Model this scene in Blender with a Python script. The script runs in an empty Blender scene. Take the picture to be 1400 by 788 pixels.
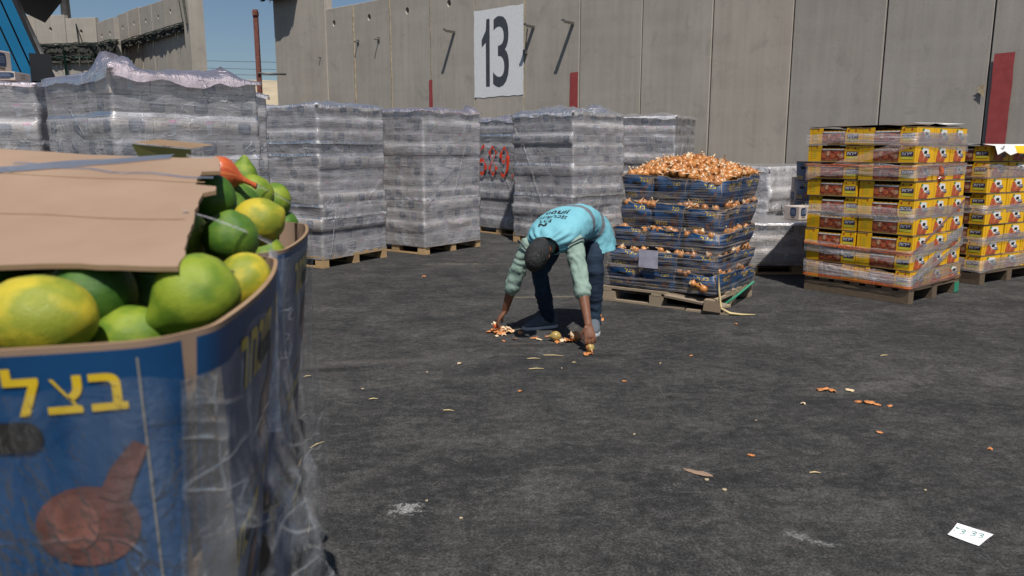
import bpy, bmesh, math, random
from mathutils import Vector, Matrix, noise, Quaternion
R = math.radians
scn = bpy.context.scene
COL = scn.collection
random.seed(7)

# ------------------------------------------------------------------ camera
cam_d = bpy.data.cameras.new('camera')
cam = bpy.data.objects.new('camera', cam_d); COL.objects.link(cam)
cam.location = (0, 0, 1.42)
cam.rotation_euler = (R(90) - math.atan(189/1050), 0, 0)
cam_d.sensor_width = 36; cam_d.lens = 27.0
cam_d.clip_start = 0.05; cam_d.clip_end = 3000
cam_d.dof.use_dof = True; cam_d.dof.focus_distance = 6.3; cam_d.dof.aperture_fstop = 6.3
scn.camera = cam

# ------------------------------------------------------------------ sky, sun, exposure
SUN_EL = R(60.0)
SUN_AZ = Vector((0.20, -0.98)).normalized()
w = bpy.data.worlds.new('World'); scn.world = w; w.use_nodes = True
nt = w.node_tree; nt.nodes.clear()
sky = nt.nodes.new('ShaderNodeTexSky'); sky.sky_type = 'NISHITA'; sky.sun_disc = False
sky.sun_elevation = SUN_EL; sky.sun_rotation = math.atan2(SUN_AZ.x, SUN_AZ.y)
sky.altitude = 0; sky.air_density = 1.0; sky.dust_density = 0.8; sky.ozone_density = 3.5
bg = nt.nodes.new('ShaderNodeBackground'); bg.inputs[1].default_value = 0.052
out = nt.nodes.new('ShaderNodeOutputWorld')
nt.links.new(sky.outputs[0], bg.inputs[0]); nt.links.new(bg.outputs[0], out.inputs[0])
sd = bpy.data.lights.new('sun', 'SUN'); sd.energy = 4.0; sd.angle = R(0.53); sd.color = (1.0, 0.955, 0.89)
sun = bpy.data.objects.new('sun', sd); COL.objects.link(sun)
sv = Vector((SUN_AZ.x*math.cos(SUN_EL), SUN_AZ.y*math.cos(SUN_EL), math.sin(SUN_EL)))
sun.rotation_euler = sv.to_track_quat('Z', 'Y').to_euler(); sun.location = sv*30
vs = scn.view_settings
vs.view_transform = 'Standard'; vs.look = 'None'; vs.gamma = 1.0; vs.exposure = 0.38; vs.use_curve_mapping = False
scn.render.engine = 'CYCLES'
scn.cycles.use_denoising = True
scn.cycles.max_bounces = 8; scn.cycles.transparent_max_bounces = 24
scn.cycles.caustics_reflective = False; scn.cycles.caustics_refractive = False

# ================================================================== materials
MATS = {}
class NT:
    """small helper round a node tree"""
    def __init__(s, name):
        s.m = bpy.data.materials.new(name); s.m.use_nodes = True
        s.t = s.m.node_tree; s.t.nodes.clear()
        s.out = s.n('ShaderNodeOutputMaterial')
    def n(s, typ, **kw):
        nd = s.t.nodes.new(typ)
        for k, v in kw.items(): setattr(nd, k, v)
        return nd
    def l(s, a, b): s.t.links.new(a, b)
    def coord(s, which='Object', scale=(1, 1, 1), rot=(0, 0, 0)):
        tc = s.n('ShaderNodeTexCoord'); mp = s.n('ShaderNodeMapping')
        mp.inputs['Scale'].default_value = scale; mp.inputs['Rotation'].default_value = rot
        s.l(tc.outputs[which], mp.inputs[0]); return mp.outputs[0]
    def world(s, scale=(1, 1, 1), rot=(0, 0, 0)):
        g = s.n('ShaderNodeNewGeometry'); mp = s.n('ShaderNodeMapping')
        mp.inputs['Scale'].default_value = scale; mp.inputs['Rotation'].default_value = rot
        s.l(g.outputs['Position'], mp.inputs[0]); return mp.outputs[0]
    def noise(s, vec, scale, detail=4, rough=0.55, dist=0.0):
        nd = s.n('ShaderNodeTexNoise'); nd.inputs['Scale'].default_value = scale
        nd.inputs['Detail'].default_value = detail; nd.inputs['Roughness'].default_value = rough
        nd.inputs['Distortion'].default_value = dist
        s.l(vec, nd.inputs['Vector']); return nd.outputs['Fac']
    def ramp(s, fac, stops):
        r = s.n('ShaderNodeValToRGB'); e = r.color_ramp.elements
        while len(e) < len(stops): e.new(0.5)
        for el, (p, c) in zip(e, stops):
            el.position = p; el.color = (*c, 1) if not isinstance(c, (int, float)) else (c, c, c, 1)
        s.l(fac, r.inputs[0]); return r.outputs[0]
    def mix(s, fac, a, b, mode='MIX'):
        nd = s.n('ShaderNodeMix', data_type='RGBA', blend_type=mode)
        for sock, v in ((nd.inputs[0], fac), (nd.inputs[6], a), (nd.inputs[7], b)):
            if isinstance(v, (int, float)): sock.default_value = v
            elif isinstance(v, tuple): sock.default_value = (*v, 1)
            else: s.l(v, sock)
        return nd.outputs[2]
    def math(s, op, a, b=None):
        nd = s.n('ShaderNodeMath', operation=op)
        for i, v in enumerate((a, b)):
            if v is None: continue
            if isinstance(v, (int, float)): nd.inputs[i].default_value = v
            else: s.l(v, nd.inputs[i])
        return nd.outputs[0]
    def rnd(s): return s.n('ShaderNodeObjectInfo').outputs['Random']
    def bsdf(s, color, rough=0.7, spec=0.4, bump=None, bstr=0.3, bdist=0.01, metal=0.0, **kw):
        b = s.n('ShaderNodeBsdfPrincipled')
        for k, v in (('Base Color', color), ('Roughness', rough), ('Specular IOR Level', spec), ('Metallic', metal)):
            if isinstance(v, (int, float)): b.inputs[k].default_value = v
            elif isinstance(v, tuple): b.inputs[k].default_value = (*v, 1)
            else: s.l(v, b.inputs[k])
        for k, v in kw.items(): b.inputs[k.replace('_', ' ')].default_value = v
        if bump is not None:
            bp = s.n('ShaderNodeBump'); bp.inputs['Strength'].default_value = bstr; bp.inputs['Distance'].default_value = bdist
            s.l(bump, bp.inputs['Height']); s.l(bp.outputs[0], b.inputs['Normal'])
        return b
    def done(s, sh): s.l(sh.outputs[0] if hasattr(sh, 'outputs') else sh, s.out.inputs[0]); return s.m

def simple(name, c, rough=0.6, spec=0.4, var=0.12, nscale=8, metal=0.0, bstr=0.15, **kw):
    t = NT(name); v = t.coord('Object'); f = t.noise(v, nscale, 5)
    d = tuple(x*(1-var) for x in c); e = tuple(min(1, x*(1+var)) for x in c)
    col = t.ramp(f, [(0.3, d), (0.7, e)])
    b = t.bsdf(col, rough, spec, t.noise(v, nscale*4, 3), bstr, 0.004, metal, **kw)
    m = t.done(b); MATS[name] = m; return m

def mat_asphalt():
    t = NT('asphalt')
    v = t.world()
    vs_ = t.world((0.55, 1.0, 1), (0, 0, R(14)))
    big = t.noise(vs_, 0.55, 6, 0.6, 0.6); mid = t.noise(v, 2.6, 7, 0.68, 0.5); fine = t.noise(v, 75, 3, 0.7)
    grit = t.noise(v, 240, 2, 0.6)
    base = t.ramp(mid, [(0.3, (0.025, 0.025, 0.0255)), (0.5, (0.044, 0.043, 0.0413)), (0.72, (0.082, 0.079, 0.074))])
    base = t.mix(t.ramp(big, [(0.36, 0.0), (0.58, 1.0)]), t.mix(0.5, base, (0.014, 0.014, 0.016)), base)
    gr2 = t.noise(v, 22, 6, 0.75); base = t.mix(1.0, base, t.ramp(gr2, [(0.3, 0.5), (0.5, 0.95), (0.68, 1.8)]), 'MULTIPLY')
    gr3 = t.noise(v, 95, 4, 0.8); base = t.mix(1.0, base, t.ramp(gr3, [(0.32, 0.35), (0.5, 0.9), (0.66, 2.1)]), 'MULTIPLY')
    # pale dusty scuffs in ragged veins
    dust = t.noise(t.world((1, 1.7, 1), (0, 0, R(-24))), 5.5, 9, 0.75, 1.2)
    dustm = t.math('MULTIPLY', t.ramp(dust, [(0.47, 0.0), (0.66, 1.0)]), t.ramp(fine, [(0.44, 0.0), (0.58, 1.0)]))
    base = t.mix(t.math('MULTIPLY', dustm, 0.75), base, (0.13, 0.123, 0.115))
    # single pale grains of aggregate
    vor = t.n('ShaderNodeTexVoronoi'); vor.inputs['Scale'].default_value = 85; t.l(v, vor.inputs['Vector'])
    sp = t.math('MULTIPLY', t.ramp(vor.outputs['Distance'], [(0.06, 1.0), (0.17, 0.0)]), t.ramp(t.noise(v, 9, 3), [(0.42, 0.0), (0.6, 1.0)]))
    base = t.mix(t.math('MULTIPLY', sp, 0.8), base, (0.26, 0.25, 0.235))
    # oil and tyre blotches
    oil = t.ramp(t.noise(t.world((0.6, 1.5, 1), (0, 0, R(8))), 1.3, 5, 0.6, 1.0), [(0.56, 0.0), (0.72, 1.0)])
    base = t.mix(t.math('MULTIPLY', oil, 0.7), base, (0.013, 0.013, 0.015))
    # old spills with a shape of their own
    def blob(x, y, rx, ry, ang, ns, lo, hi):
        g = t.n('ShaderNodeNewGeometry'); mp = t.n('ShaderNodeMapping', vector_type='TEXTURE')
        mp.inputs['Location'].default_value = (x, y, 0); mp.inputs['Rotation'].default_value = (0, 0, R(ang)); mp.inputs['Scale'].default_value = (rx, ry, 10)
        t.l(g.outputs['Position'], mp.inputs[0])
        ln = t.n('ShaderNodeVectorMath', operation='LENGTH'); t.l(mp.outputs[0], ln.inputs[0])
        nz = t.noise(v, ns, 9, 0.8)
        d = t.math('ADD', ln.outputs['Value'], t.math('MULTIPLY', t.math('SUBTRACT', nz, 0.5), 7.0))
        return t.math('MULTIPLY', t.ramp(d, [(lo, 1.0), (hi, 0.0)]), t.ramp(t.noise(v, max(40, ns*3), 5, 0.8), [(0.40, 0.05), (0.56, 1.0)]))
    white = (0.45, 0.45, 0.44)
    for (x, y, rx, ry, a, ns, k, c_) in (
            (-0.42, 2.88, 0.07, 0.05, 10, 30, 0.8, white), (1.07, 2.66, 0.05, 0.03, -30, 32, 0.45, white), (1.15, 2.6, 0.06, 0.02, -25, 32, 0.45, white),
            (-0.95, 5.05, 0.5, 0.08, 12, 22, 0.35, (0.21, 0.19, 0.17)), (-1.25, 4.85, 0.40, 0.06, 12, 34, 0.95, (0.006, 0.006, 0.006)),
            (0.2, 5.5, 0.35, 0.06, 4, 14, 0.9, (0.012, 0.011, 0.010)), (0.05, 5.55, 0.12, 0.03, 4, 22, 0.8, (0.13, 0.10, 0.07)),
            (2.2, 4.5, 0.5, 0.12, 20, 8, 0.5, (0.16, 0.15, 0.135)), (3.3, 4.6, 0.7, 0.16, 10, 8, 0.4, (0.15, 0.14, 0.13)),
            (1.0, 3.15, 0.9, 0.10, -4, 8, 0.7, (0.014, 0.014, 0.016)), (0.2, 3.4, 1.0, 0.16, 10, 6, 0.6, (0.016, 0.016, 0.018)),
            (0.35, 7.4, 0.5, 0.05, 3, 10, 0.6, (0.30, 0.25, 0.17)), (-0.7, 9.6, 0.5, 0.05, 3, 10, 0.5, (0.30, 0.25, 0.17))):
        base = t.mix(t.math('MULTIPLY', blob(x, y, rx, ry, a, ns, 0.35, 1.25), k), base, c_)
    rough = t.ramp(oil, [(0, 0.88), (1, 0.7)])
    h = t.math('ADD', t.math('MULTIPLY', fine, 0.8), t.math('MULTIPLY', grit, 0.6))
    h = t.math('ADD', h, t.math('MULTIPLY', mid, 1.5))
    return t.done(t.bsdf(base, rough, 0.25, h, 0.75, 0.012))

def mat_concrete(name='concrete', a=(0.335, 0.298, 0.256), b=(0.45, 0.405, 0.352)):
    t = NT(name); v = t.coord('Object'); rn = t.rnd()
    shift = t.n('ShaderNodeVectorMath', operation='ADD'); t.l(v, shift.inputs[0])
    cb = t.n('ShaderNodeCombineXYZ'); t.l(t.math('MULTIPLY', rn, 37.0), cb.inputs[0]); t.l(t.math('MULTIPLY', rn, 11.0), cb.inputs[2]); t.l(cb.outputs[0], shift.inputs[1])
    def mp(sc):
        m = t.n('ShaderNodeMapping'); m.inputs['Scale'].default_value = sc; t.l(shift.outputs[0], m.inputs[0]); return m.outputs[0]
    cloud = t.noise(mp((1, 1, 0.5)), 1.1, 6, 0.6); streak = t.noise(mp((9, 9, 0.35)), 1.0, 5, 0.6); fine = t.noise(mp((1, 1, 1)), 60, 4, 0.7)
    col = t.ramp(cloud, [(0.3, a), (0.7, b)])
    col = t.mix(t.math('MULTIPLY', t.ramp(streak, [(0.42, 0.0), (0.7, 1.0)]), 0.3), col, tuple(x*0.6 for x in a))
    form = t.noise(mp((0.15, 0.15, 3.2)), 1.0, 2, 0.5); col = t.mix(t.math('MULTIPLY', t.ramp(form, [(0.45, 0.0), (0.6, 1.0)]), 0.16), col, (0.5, 0.46, 0.4))
    tint = t.ramp(rn, [(0.0, (0.86, 0.87, 0.90)), (0.4, (1.0, 0.99, 0.96)), (0.75, (0.93, 0.93, 0.93)), (1.0, (1.06, 1.03, 0.98))])
    col = t.mix(1.0, col, tint, 'MULTIPLY')
    oc = t.n('ShaderNodeObjectInfo'); col = t.mix(1.0, col, oc.outputs['Color'], 'MULTIPLY')
    patch = t.noise(mp((1, 1, 0.8)), 2.3, 6, 0.7, 0.8)
    col = t.mix(t.math('MULTIPLY', t.ramp(patch, [(0.55, 0.0), (0.72, 1.0)]), 0.42), col, (0.15, 0.142, 0.132))
    vor = t.n('ShaderNodeTexVoronoi'); vor.inputs['Scale'].default_value = 16; t.l(mp((1, 1, 1)), vor.inputs['Vector'])
    pit = t.math('MULTIPLY', t.ramp(vor.outputs['Distance'], [(0.06, 1.0), (0.14, 0.0)]), t.ramp(t.noise(mp((1, 1, 1)), 3, 2), [(0.48, 0.0), (0.6, 1.0)]))
    col = t.mix(t.math('MULTIPLY', pit, 0.65), col, (0.07, 0.065, 0.06))
    col = t.mix(0.22, col, t.ramp(fine, [(0.3, (0.1, 0.095, 0.085)), (0.7, (0.5, 0.47, 0.42))]))
    h = t.math('SUBTRACT', t.math('ADD', t.math('MULTIPLY', fine, 0.35), t.math('MULTIPLY', cloud, 0.6)), t.math('MULTIPLY', pit, 0.8))
    return t.done(t.bsdf(col, 0.9, 0.2, h, 0.5, 0.01))

def mat_film(name, tint=(0.83, 0.84, 0.88), lo=0.10, hi=0.55, streak=(2, 2, 34), rough=0.16, bstr=0.6, dense=0.5, fres=0.8, crease=0.5, ws=11, bd=0.02):
    """stretch film: clear with cloudy overlapping streaks and sharp glints"""
    t = NT(name); v = t.coord('Object', streak); v1 = t.coord('Object')
    v2 = t.coord('Object', (streak[0]*1.5, streak[1]*1.5, streak[2]*0.5), (R(35), R(22), 0))
    a = t.noise(v, 1.0, 6, 0.65, 0.3); b = t.noise(v2, 0.7, 5, 0.6, 0.4); c = t.noise(v1, 2.2, 3)
    f = t.math('ADD', t.math('MULTIPLY', a, 0.55), t.math('MULTIPLY', b, 0.45))
    fac = t.ramp(f, [(dense-0.16, lo), (dense+0.05, (lo+hi)*0.42), (dense+0.18, hi)])
    fac = t.math('MULTIPLY', fac, t.ramp(c, [(0.3, 0.65), (0.7, 1.2)]))
    cr = t.noise(t.coord('Object', (2.6, 2.6, 1.0), (R(12), R(-14), 0)), 2.4, 3, 0.5, 0.8)
    cl = t.ramp(cr, [(0.478, 0.0), (0.5, 1.0), (0.522, 0.0)])
    cr2 = t.noise(t.coord('Object', (1.0, 1.0, 3.2), (R(-25), R(30), 0)), 3.1, 2, 0.5, 0.5)
    cl = t.math('MAXIMUM', cl, t.ramp(cr2, [(0.485, 0.0), (0.5, 1.0), (0.515, 0.0)]))
    cl = t.math('MULTIPLY', cl, t.ramp(t.noise(v1, 4.0, 3), [(0.42, 0.0), (0.62, 1.0)]))
    fac = t.math('MINIMUM', t.math('ADD', fac, t.math('MULTIPLY', cl, crease)), 0.95)
    wr = t.noise(v1, ws, 5, 0.6, 0.6)
    h = t.math('ADD', t.math('ADD', t.math('MULTIPLY', wr, 1.0), t.math('MULTIPLY', a, 0.7)), t.math('MULTIPLY', cl, 0.35))
    body = t.bsdf(tint, rough, 0.6, h, bstr, bd)
    tr = t.n('ShaderNodeBsdfTransparent'); gl = t.n('ShaderNodeBsdfGlossy'); gl.inputs['Roughness'].default_value = rough*0.8
    bp = t.n('ShaderNodeBump'); bp.inputs['Strength'].default_value = bstr; bp.inputs['Distance'].default_value = bd
    t.l(h, bp.inputs['Height']); t.l(bp.outputs[0], gl.inputs['Normal'])
    fr = t.n('ShaderNodeFresnel'); fr.inputs['IOR'].default_value = 1.4; t.l(bp.outputs[0], fr.inputs['Normal'])
    m1 = t.n('ShaderNodeMixShader'); t.l(fac, m1.inputs[0]); t.l(tr.outputs[0], m1.inputs[1]); t.l(body.outputs[0], m1.inputs[2])
    m2 = t.n('ShaderNodeMixShader'); t.l(t.math('MULTIPLY', fr.outputs[0], fres), m2.inputs[0]); t.l(m1.outputs[0], m2.inputs[1]); t.l(gl.outputs[0], m2.inputs[2])
    return t.done(m2)

def mat_lines(name, tint, freq, lo, hi):
    """net-like wrap: many taut level threads of film"""
    t = NT(name); v = t.coord('Object', (1.2, 1.2, freq)); a = t.noise(v, 1.0, 5, 0.75, 0.15)
    c = t.noise(t.coord('Object'), 3.0, 3)
    fac = t.math('MULTIPLY', t.ramp(a, [(0.47, lo), (0.56, hi*0.5), (0.68, hi)]), t.ramp(c, [(0.3, 0.6), (0.7, 1.15)]))
    b = t.bsdf(tint, 0.25, 0.5, a, 0.5, 0.01); tr = t.n('ShaderNodeBsdfTransparent')
    m = t.n('ShaderNodeMixShader'); t.l(fac, m.inputs[0]); t.l(tr.outputs[0], m.inputs[1]); t.l(b.outputs[0], m.inputs[2])
    return t.done(m)

def mat_wood(name, a, b):
    t = NT(name); v = t.coord('Object', (3, 3, 3)); g = t.coord('Object', (2, 26, 26)); rn = t.rnd()
    f = t.noise(g, 1.0, 5, 0.6, 0.5); col = t.ramp(f, [(0.3, a), (0.7, b)])
    col = t.mix(1.0, col, t.ramp(rn, [(0, (0.75, 0.74, 0.73)), (1, (1.12, 1.08, 1.0))]), 'MULTIPLY')
    col = t.mix(t.math('MULTIPLY', t.ramp(t.noise(v, 2, 5), [(0.55, 0.0), (0.75, 1.0)]), 0.5), col, tuple(x*0.45 for x in a))
    return t.done(t.bsdf(col, 0.8, 0.2, f, 0.4, 0.004))

def mat_cardboard(name, a, b, rough=0.85):
    t = NT(name); v = t.coord('Object'); rn = t.rnd()
    f = t.noise(v, 5, 5); fl = t.noise(t.coord('Object', (2, 2, 90)), 1, 3)
    col = t.ramp(f, [(0.3, a), (0.7, b)])
    col = t.mix(1.0, col, t.ramp(rn, [(0, (0.78, 0.78, 0.80)), (1, (1.14, 1.11, 1.07))]), 'MULTIPLY')
    return t.done(t.bsdf(col, rough, 0.2, fl, 0.12, 0.003))

def mat_print(name, stops, scale=26, rough=0.5):
    t = NT(name); v = t.coord('Object'); vor = t.n('ShaderNodeTexVoronoi'); vor.inputs['Scale'].default_value = scale
    t.l(v, vor.inputs['Vector']); sx = t.n('ShaderNodeSeparateColor'); t.l(vor.outputs['Color'], sx.inputs[0])
    col = t.ramp(sx.outputs[0], stops)
    col = t.mix(0.6, col, t.ramp(vor.outputs['Distance'], [(0.0, 1.0), (0.75, 0.25)]), 'MULTIPLY')
    return t.done(t.bsdf(col, rough, 0.4))

def mat_fruit(name):
    t = NT(name); v = t.coord('Object'); rn = t.rnd()
    sh = t.n('ShaderNodeVectorMath', operation='ADD'); t.l(v, sh.inputs[0]); cb = t.n('ShaderNodeCombineXYZ')
    t.l(t.math('MULTIPLY', rn, 9.0), cb.inputs[0]); t.l(t.math('MULTIPLY', rn, 5.0), cb.inputs[1]); t.l(cb.outputs[0], sh.inputs[1])
    f = t.noise(sh.outputs[0], 1.3, 2, 0.5)
    oc = t.n('ShaderNodeObjectInfo'); g = oc.outputs['Color']
    col = t.mix(t.ramp(f, [(0.42, 0.0), (0.6, 1.0)]), g, t.mix(1.0, g, (2.1, 1.5, 1.4), 'MULTIPLY'))
    blem = t.noise(sh.outputs[0], 2.2, 7, 0.75, 0.8)
    col = t.mix(t.math('MULTIPLY', t.ramp(blem, [(0.63, 0.0), (0.70, 1.0)]), 0.6), col, (0.30, 0.24, 0.13))
    fine = t.noise(v, 26, 2, 0.5); col = t.mix(t.math('MULTIPLY', t.ramp(fine, [(0.36, 1.0), (0.5, 0.0)]), 0.15), col, (0.05, 0.09, 0.01))
    return t.done(t.bsdf(col, t.ramp(blem, [(0.3, 0.36), (0.7, 0.6)]), 0.38, t.math('ADD', t.noise(v, 34, 2, 0.5), t.noise(v, 4, 3)), 0.22, 0.03))

def mat_onion(name, a, b, c):
    t = NT(name); v = t.coord('Object'); rn = t.rnd()
    # streaks that run from neck to root: noise in (angle, z)
    sx = t.n('ShaderNodeSeparateXYZ'); t.l(v, sx.inputs[0]); an = t.math('ARCTAN2', sx.outputs[1], sx.outputs[0])
    cb = t.n('ShaderNodeCombineXYZ'); t.l(t.math('MULTIPLY', an, 3.2), cb.inputs[0]); t.l(t.math('MULTIPLY', sx.outputs[2], 7), cb.inputs[1]); t.l(t.math('MULTIPLY', rn, 40), cb.inputs[2])
    f = t.noise(cb.outputs[0], 2.2, 4, 0.6)
    col = t.ramp(f, [(0.3, a), (0.52, b), (0.75, c)])
    col = t.mix(1.0, col, t.ramp(rn, [(0, (0.72, 0.62, 0.52)), (0.5, (1, 1, 1)), (1, (1.12, 1.12, 1.1))]), 'MULTIPLY')
    return t.done(t.bsdf(col, 0.33, 0.5, f, 0.2, 0.004))

def mat_cloth(name, a, b, weave=420, rough=0.85, fade=None):
    t = NT(name); v = t.coord('Object'); f = t.noise(v, 5, 4); wv = t.noise(v, weave, 1)
    col = t.ramp(f, [(0.3, a), (0.7, b)])
    if fade: col = t.mix(t.ramp(t.noise(v, 3.2, 3), [(0.45, 0.0), (0.7, 1.0)]), col, fade)
    return t.done(t.bsdf(col, rough, 0.2, t.math('ADD', wv, t.math('MULTIPLY', t.noise(v, 22, 4), 2.0)), 0.35, 0.006))

M = MATS
M['asphalt'] = mat_asphalt()
M['concrete'] = mat_concrete()
M['mortar'] = simple('mortar', (0.36, 0.29, 0.19), 0.95, 0.1, 0.35, 14, bstr=0.5)
M['dark_gap'] = simple('dark_gap', (0.02, 0.018, 0.016), 0.9, 0.1)
M['wall_white'] = simple('wall_white', (0.66, 0.67, 0.68), 0.85, 0.2, 0.08, 30)
M['wall_digit'] = simple('wall_digit', (0.055, 0.062, 0.075), 0.8, 0.2, 0.2, 20)
M['wall_red'] = simple('wall_red', (0.29, 0.055, 0.055), 0.85, 0.2, 0.12, 9)
M['steel'] = simple('steel', (0.16, 0.15, 0.14), 0.55, 0.5, 0.3, 12, metal=0.6)
M['rust'] = simple('rust', (0.16, 0.06, 0.045), 0.8, 0.3, 0.3, 14)
M['net'] = simple('net', (0.055, 0.055, 0.048), 0.9, 0.1, 0.4, 10)
M['green_hose'] = simple('green_hose', (0.03, 0.10, 0.07), 0.6, 0.3)
M['sand'] = simple('sand', (0.36, 0.30, 0.21), 0.95, 0.1, 0.15, 0.6)
M['cardboard'] = mat_cardboard('cardboard', (0.255, 0.176, 0.124), (0.315, 0.222, 0.16))
M['card_edge'] = mat_cardboard('card_edge', (0.25, 0.16, 0.09), (0.36, 0.25, 0.16))
M['carton'] = mat_cardboard('carton', (0.41, 0.355, 0.32), (0.50, 0.44, 0.40))
M['badge'] = simple('badge', (0.020, 0.040, 0.085), 0.5, 0.4, 0.15, 20)
M['badge_text'] = simple('badge_text', (0.20, 0.24, 0.34), 0.6)
M['ink'] = simple('ink', (0.11, 0.085, 0.065), 0.8)
M['milk'] = simple('milk', (0.55, 0.55, 0.58), 0.6, 0.3)
M['pink'] = simple('pink', (0.62, 0.16, 0.33), 0.5)
M['film'] = mat_film('film', (0.94, 0.935, 0.98), lo=0.14, hi=0.58, streak=(2, 2, 26), rough=0.2, bstr=0.5, dense=0.52, crease=0.15)
M['film_top'] = mat_film('film_top', (0.92, 0.90, 0.92), 0.45, 0.9, (5, 5, 5), 0.25, 0.7)
M['film_pink'] = mat_film('film_pink', (0.92, 0.78, 0.84), 0.48, 0.9, (5, 5, 5), 0.25, 0.7)
M['film_lip'] = mat_film('film_lip', (0.92, 0.92, 0.95), 0.16, 0.62, (4, 4, 20), 0.2, 0.4)
M['film_clear'] = mat_film('film_clear', (0.86, 0.89, 0.93), 0.0, 0.20, (12, 12, 1.4), 0.045, 0.7, 0.57, 0.8, 0.10, 14, 0.02)
M['film_side'] = mat_film('film_side', (0.86, 0.89, 0.93), 0.0, 0.26, (14, 14, 1.2), 0.08, 0.5, 0.58, 0.14, 0.25)
M['film_band'] = mat_film('film_band', (0.90, 0.85, 0.87), 0.10, 0.72, (2, 2, 80), 0.2, 0.5, 0.49, 0.6, 0.2)
M['film_rose'] = mat_film('film_rose', (0.87, 0.62, 0.55), 0.08, 0.62, (2, 2, 80), 0.2, 0.5, 0.49, 0.6, 0.2)
M['film_orange'] = mat_film('film_orange', (0.85, 0.17, 0.03), 0.35, 0.9, (2, 2, 70), 0.25, 0.5, 0.46)
M['net_film'] = mat_lines('net_film', (0.50, 0.44, 0.40), 58, 0.02, 0.68)
M['pallet_wood'] = mat_wood('pallet_wood', (0.36, 0.24, 0.13), (0.52, 0.37, 0.21))
M['old_wood'] = mat_wood('old_wood', (0.11, 0.082, 0.06), (0.20, 0.15, 0.105))
M['grey_wood'] = mat_wood('grey_wood', (0.26, 0.21, 0.16), (0.40, 0.32, 0.23))
M['green_paint'] = simple('green_paint', (0.03, 0.22, 0.13), 0.6)
M['yellow'] = simple('yellow', (0.78, 0.43, 0.010), 0.45, 0.4, 0.08, 6)
M['yellow_pale'] = simple('yellow_pale', (0.62, 0.56, 0.06), 0.45)
M['fruit_print'] = mat_print('fruit_print', [(0.0, (0.22, 0.03, 0.015)), (0.35, (0.42, 0.08, 0.03)), (0.55, (0.30, 0.17, 0.10)), (0.75, (0.52, 0.15, 0.06)), (1.0, (0.20, 0.15, 0.05))], 34)
M['peach_print'] = mat_print('peach_print', [(0.0, (0.62, 0.10, 0.03)), (0.4, (0.72, 0.20, 0.07)), (0.7, (0.55, 0.07, 0.04)), (1.0, (0.66, 0.42, 0.25))], 34)
M['navy_label'] = simple('navy_label', (0.045, 0.03, 0.085), 0.5)
M['label_white'] = simple('label_white', (0.72, 0.72, 0.70), 0.5, 0.3, 0.05)
M['leaf_green'] = simple('leaf_green', (0.10, 0.22, 0.05), 0.6)
M['print_red'] = simple('print_red', (0.45, 0.05, 0.02), 0.6)
M['crate_blue'] = simple('crate_blue', (0.006, 0.052, 0.145), 0.42, 0.45, 0.14, 9)
M['crate_text'] = simple('crate_text', (0.62, 0.42, 0.02), 0.45, 0.4, 0.1)
M['crate_line'] = simple('crate_line', (0.20, 0.19, 0.17), 0.6)
M['onion_pic'] = simple('onion_pic', (0.12, 0.045, 0.035), 0.5, 0.4, 0.6, 16)
M['onion_pic2'] = simple('onion_pic2', (0.19, 0.075, 0.055), 0.5, 0.4, 0.5, 22)
M['citrus'] = mat_fruit('citrus')
M['olive'] = simple('olive', (0.11, 0.105, 0.035), 0.7)
M['stem'] = simple('stem', (0.12, 0.10, 0.04), 0.9)
M['onion'] = mat_onion('onion', (0.26, 0.085, 0.020), (0.47, 0.19, 0.05), (0.62, 0.34, 0.14))
M['onion_red'] = mat_onion('onion_red', (0.42, 0.06, 0.02), (0.60, 0.13, 0.04), (0.66, 0.24, 0.09))
M['onion_green'] = mat_onion('onion_green', (0.20, 0.17, 0.05), (0.40, 0.28, 0.08), (0.55, 0.40, 0.20))
M['husk'] = simple('husk', (0.50, 0.20, 0.07), 0.5, 0.4, 0.4, 40)
M['husk_pale'] = simple('husk_pale', (0.62, 0.47, 0.30), 0.6, 0.3, 0.3, 40)
M['straw'] = simple('straw', (0.55, 0.43, 0.22), 0.7)
M['paper'] = simple('paper', (0.80, 0.80, 0.84), 0.7, 0.2, 0.03)
M['paper_note'] = simple('paper_note', (0.34, 0.33, 0.40), 0.7, 0.2, 0.12, 12)
M['green_ink'] = simple('green_ink', (0.02, 0.25, 0.16), 0.6)
M['skin'] = simple('skin', (0.175, 0.075, 0.042), 0.5, 0.4, 0.14, 30, Subsurface_Weight=0.05)
M['hair'] = simple('hair', (0.022, 0.02, 0.019), 0.65, 0.3, 0.5, 90, bstr=0.9)
t_ = NT('hair_grey'); v_ = t_.coord('Object'); MATS['hair'] = t_.done(t_.bsdf(t_.ramp(t_.noise(v_, 160, 3, 0.7), [(0.45, (0.010, 0.010, 0.010)), (0.62, (0.05, 0.05, 0.052)), (0.72, (0.20, 0.20, 0.20))]), 0.7, 0.3, t_.noise(v_, 150, 3), 1.0, 0.01))
M['shirt'] = mat_cloth('shirt', (0.20, 0.285, 0.24), (0.275, 0.365, 0.31))
M['vest'] = mat_cloth('vest', (0.145, 0.38, 0.45), (0.185, 0.45, 0.52), 300, 0.7)
M['vest_band'] = mat_cloth('vest_band', (0.13, 0.15, 0.17), (0.17, 0.19, 0.21), 300, 0.45)
M['vest_trim'] = mat_cloth('vest_trim', (0.03, 0.04, 0.055), (0.045, 0.055, 0.07))
M['vest_ink'] = simple('vest_ink', (0.02, 0.022, 0.028), 0.6)
M['denim'] = mat_cloth('denim', (0.009, 0.016, 0.030), (0.016, 0.028, 0.050), 500, 0.9, (0.030, 0.052, 0.082))
M['shoe'] = mat_cloth('shoe', (0.075, 0.09, 0.105), (0.115, 0.13, 0.15), 380)
M['sole'] = simple('sole', (0.42, 0.43, 0.44), 0.7, 0.3, 0.1)
M['eye'] = simple('eye', (0.5, 0.48, 0.45), 0.2)
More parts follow.
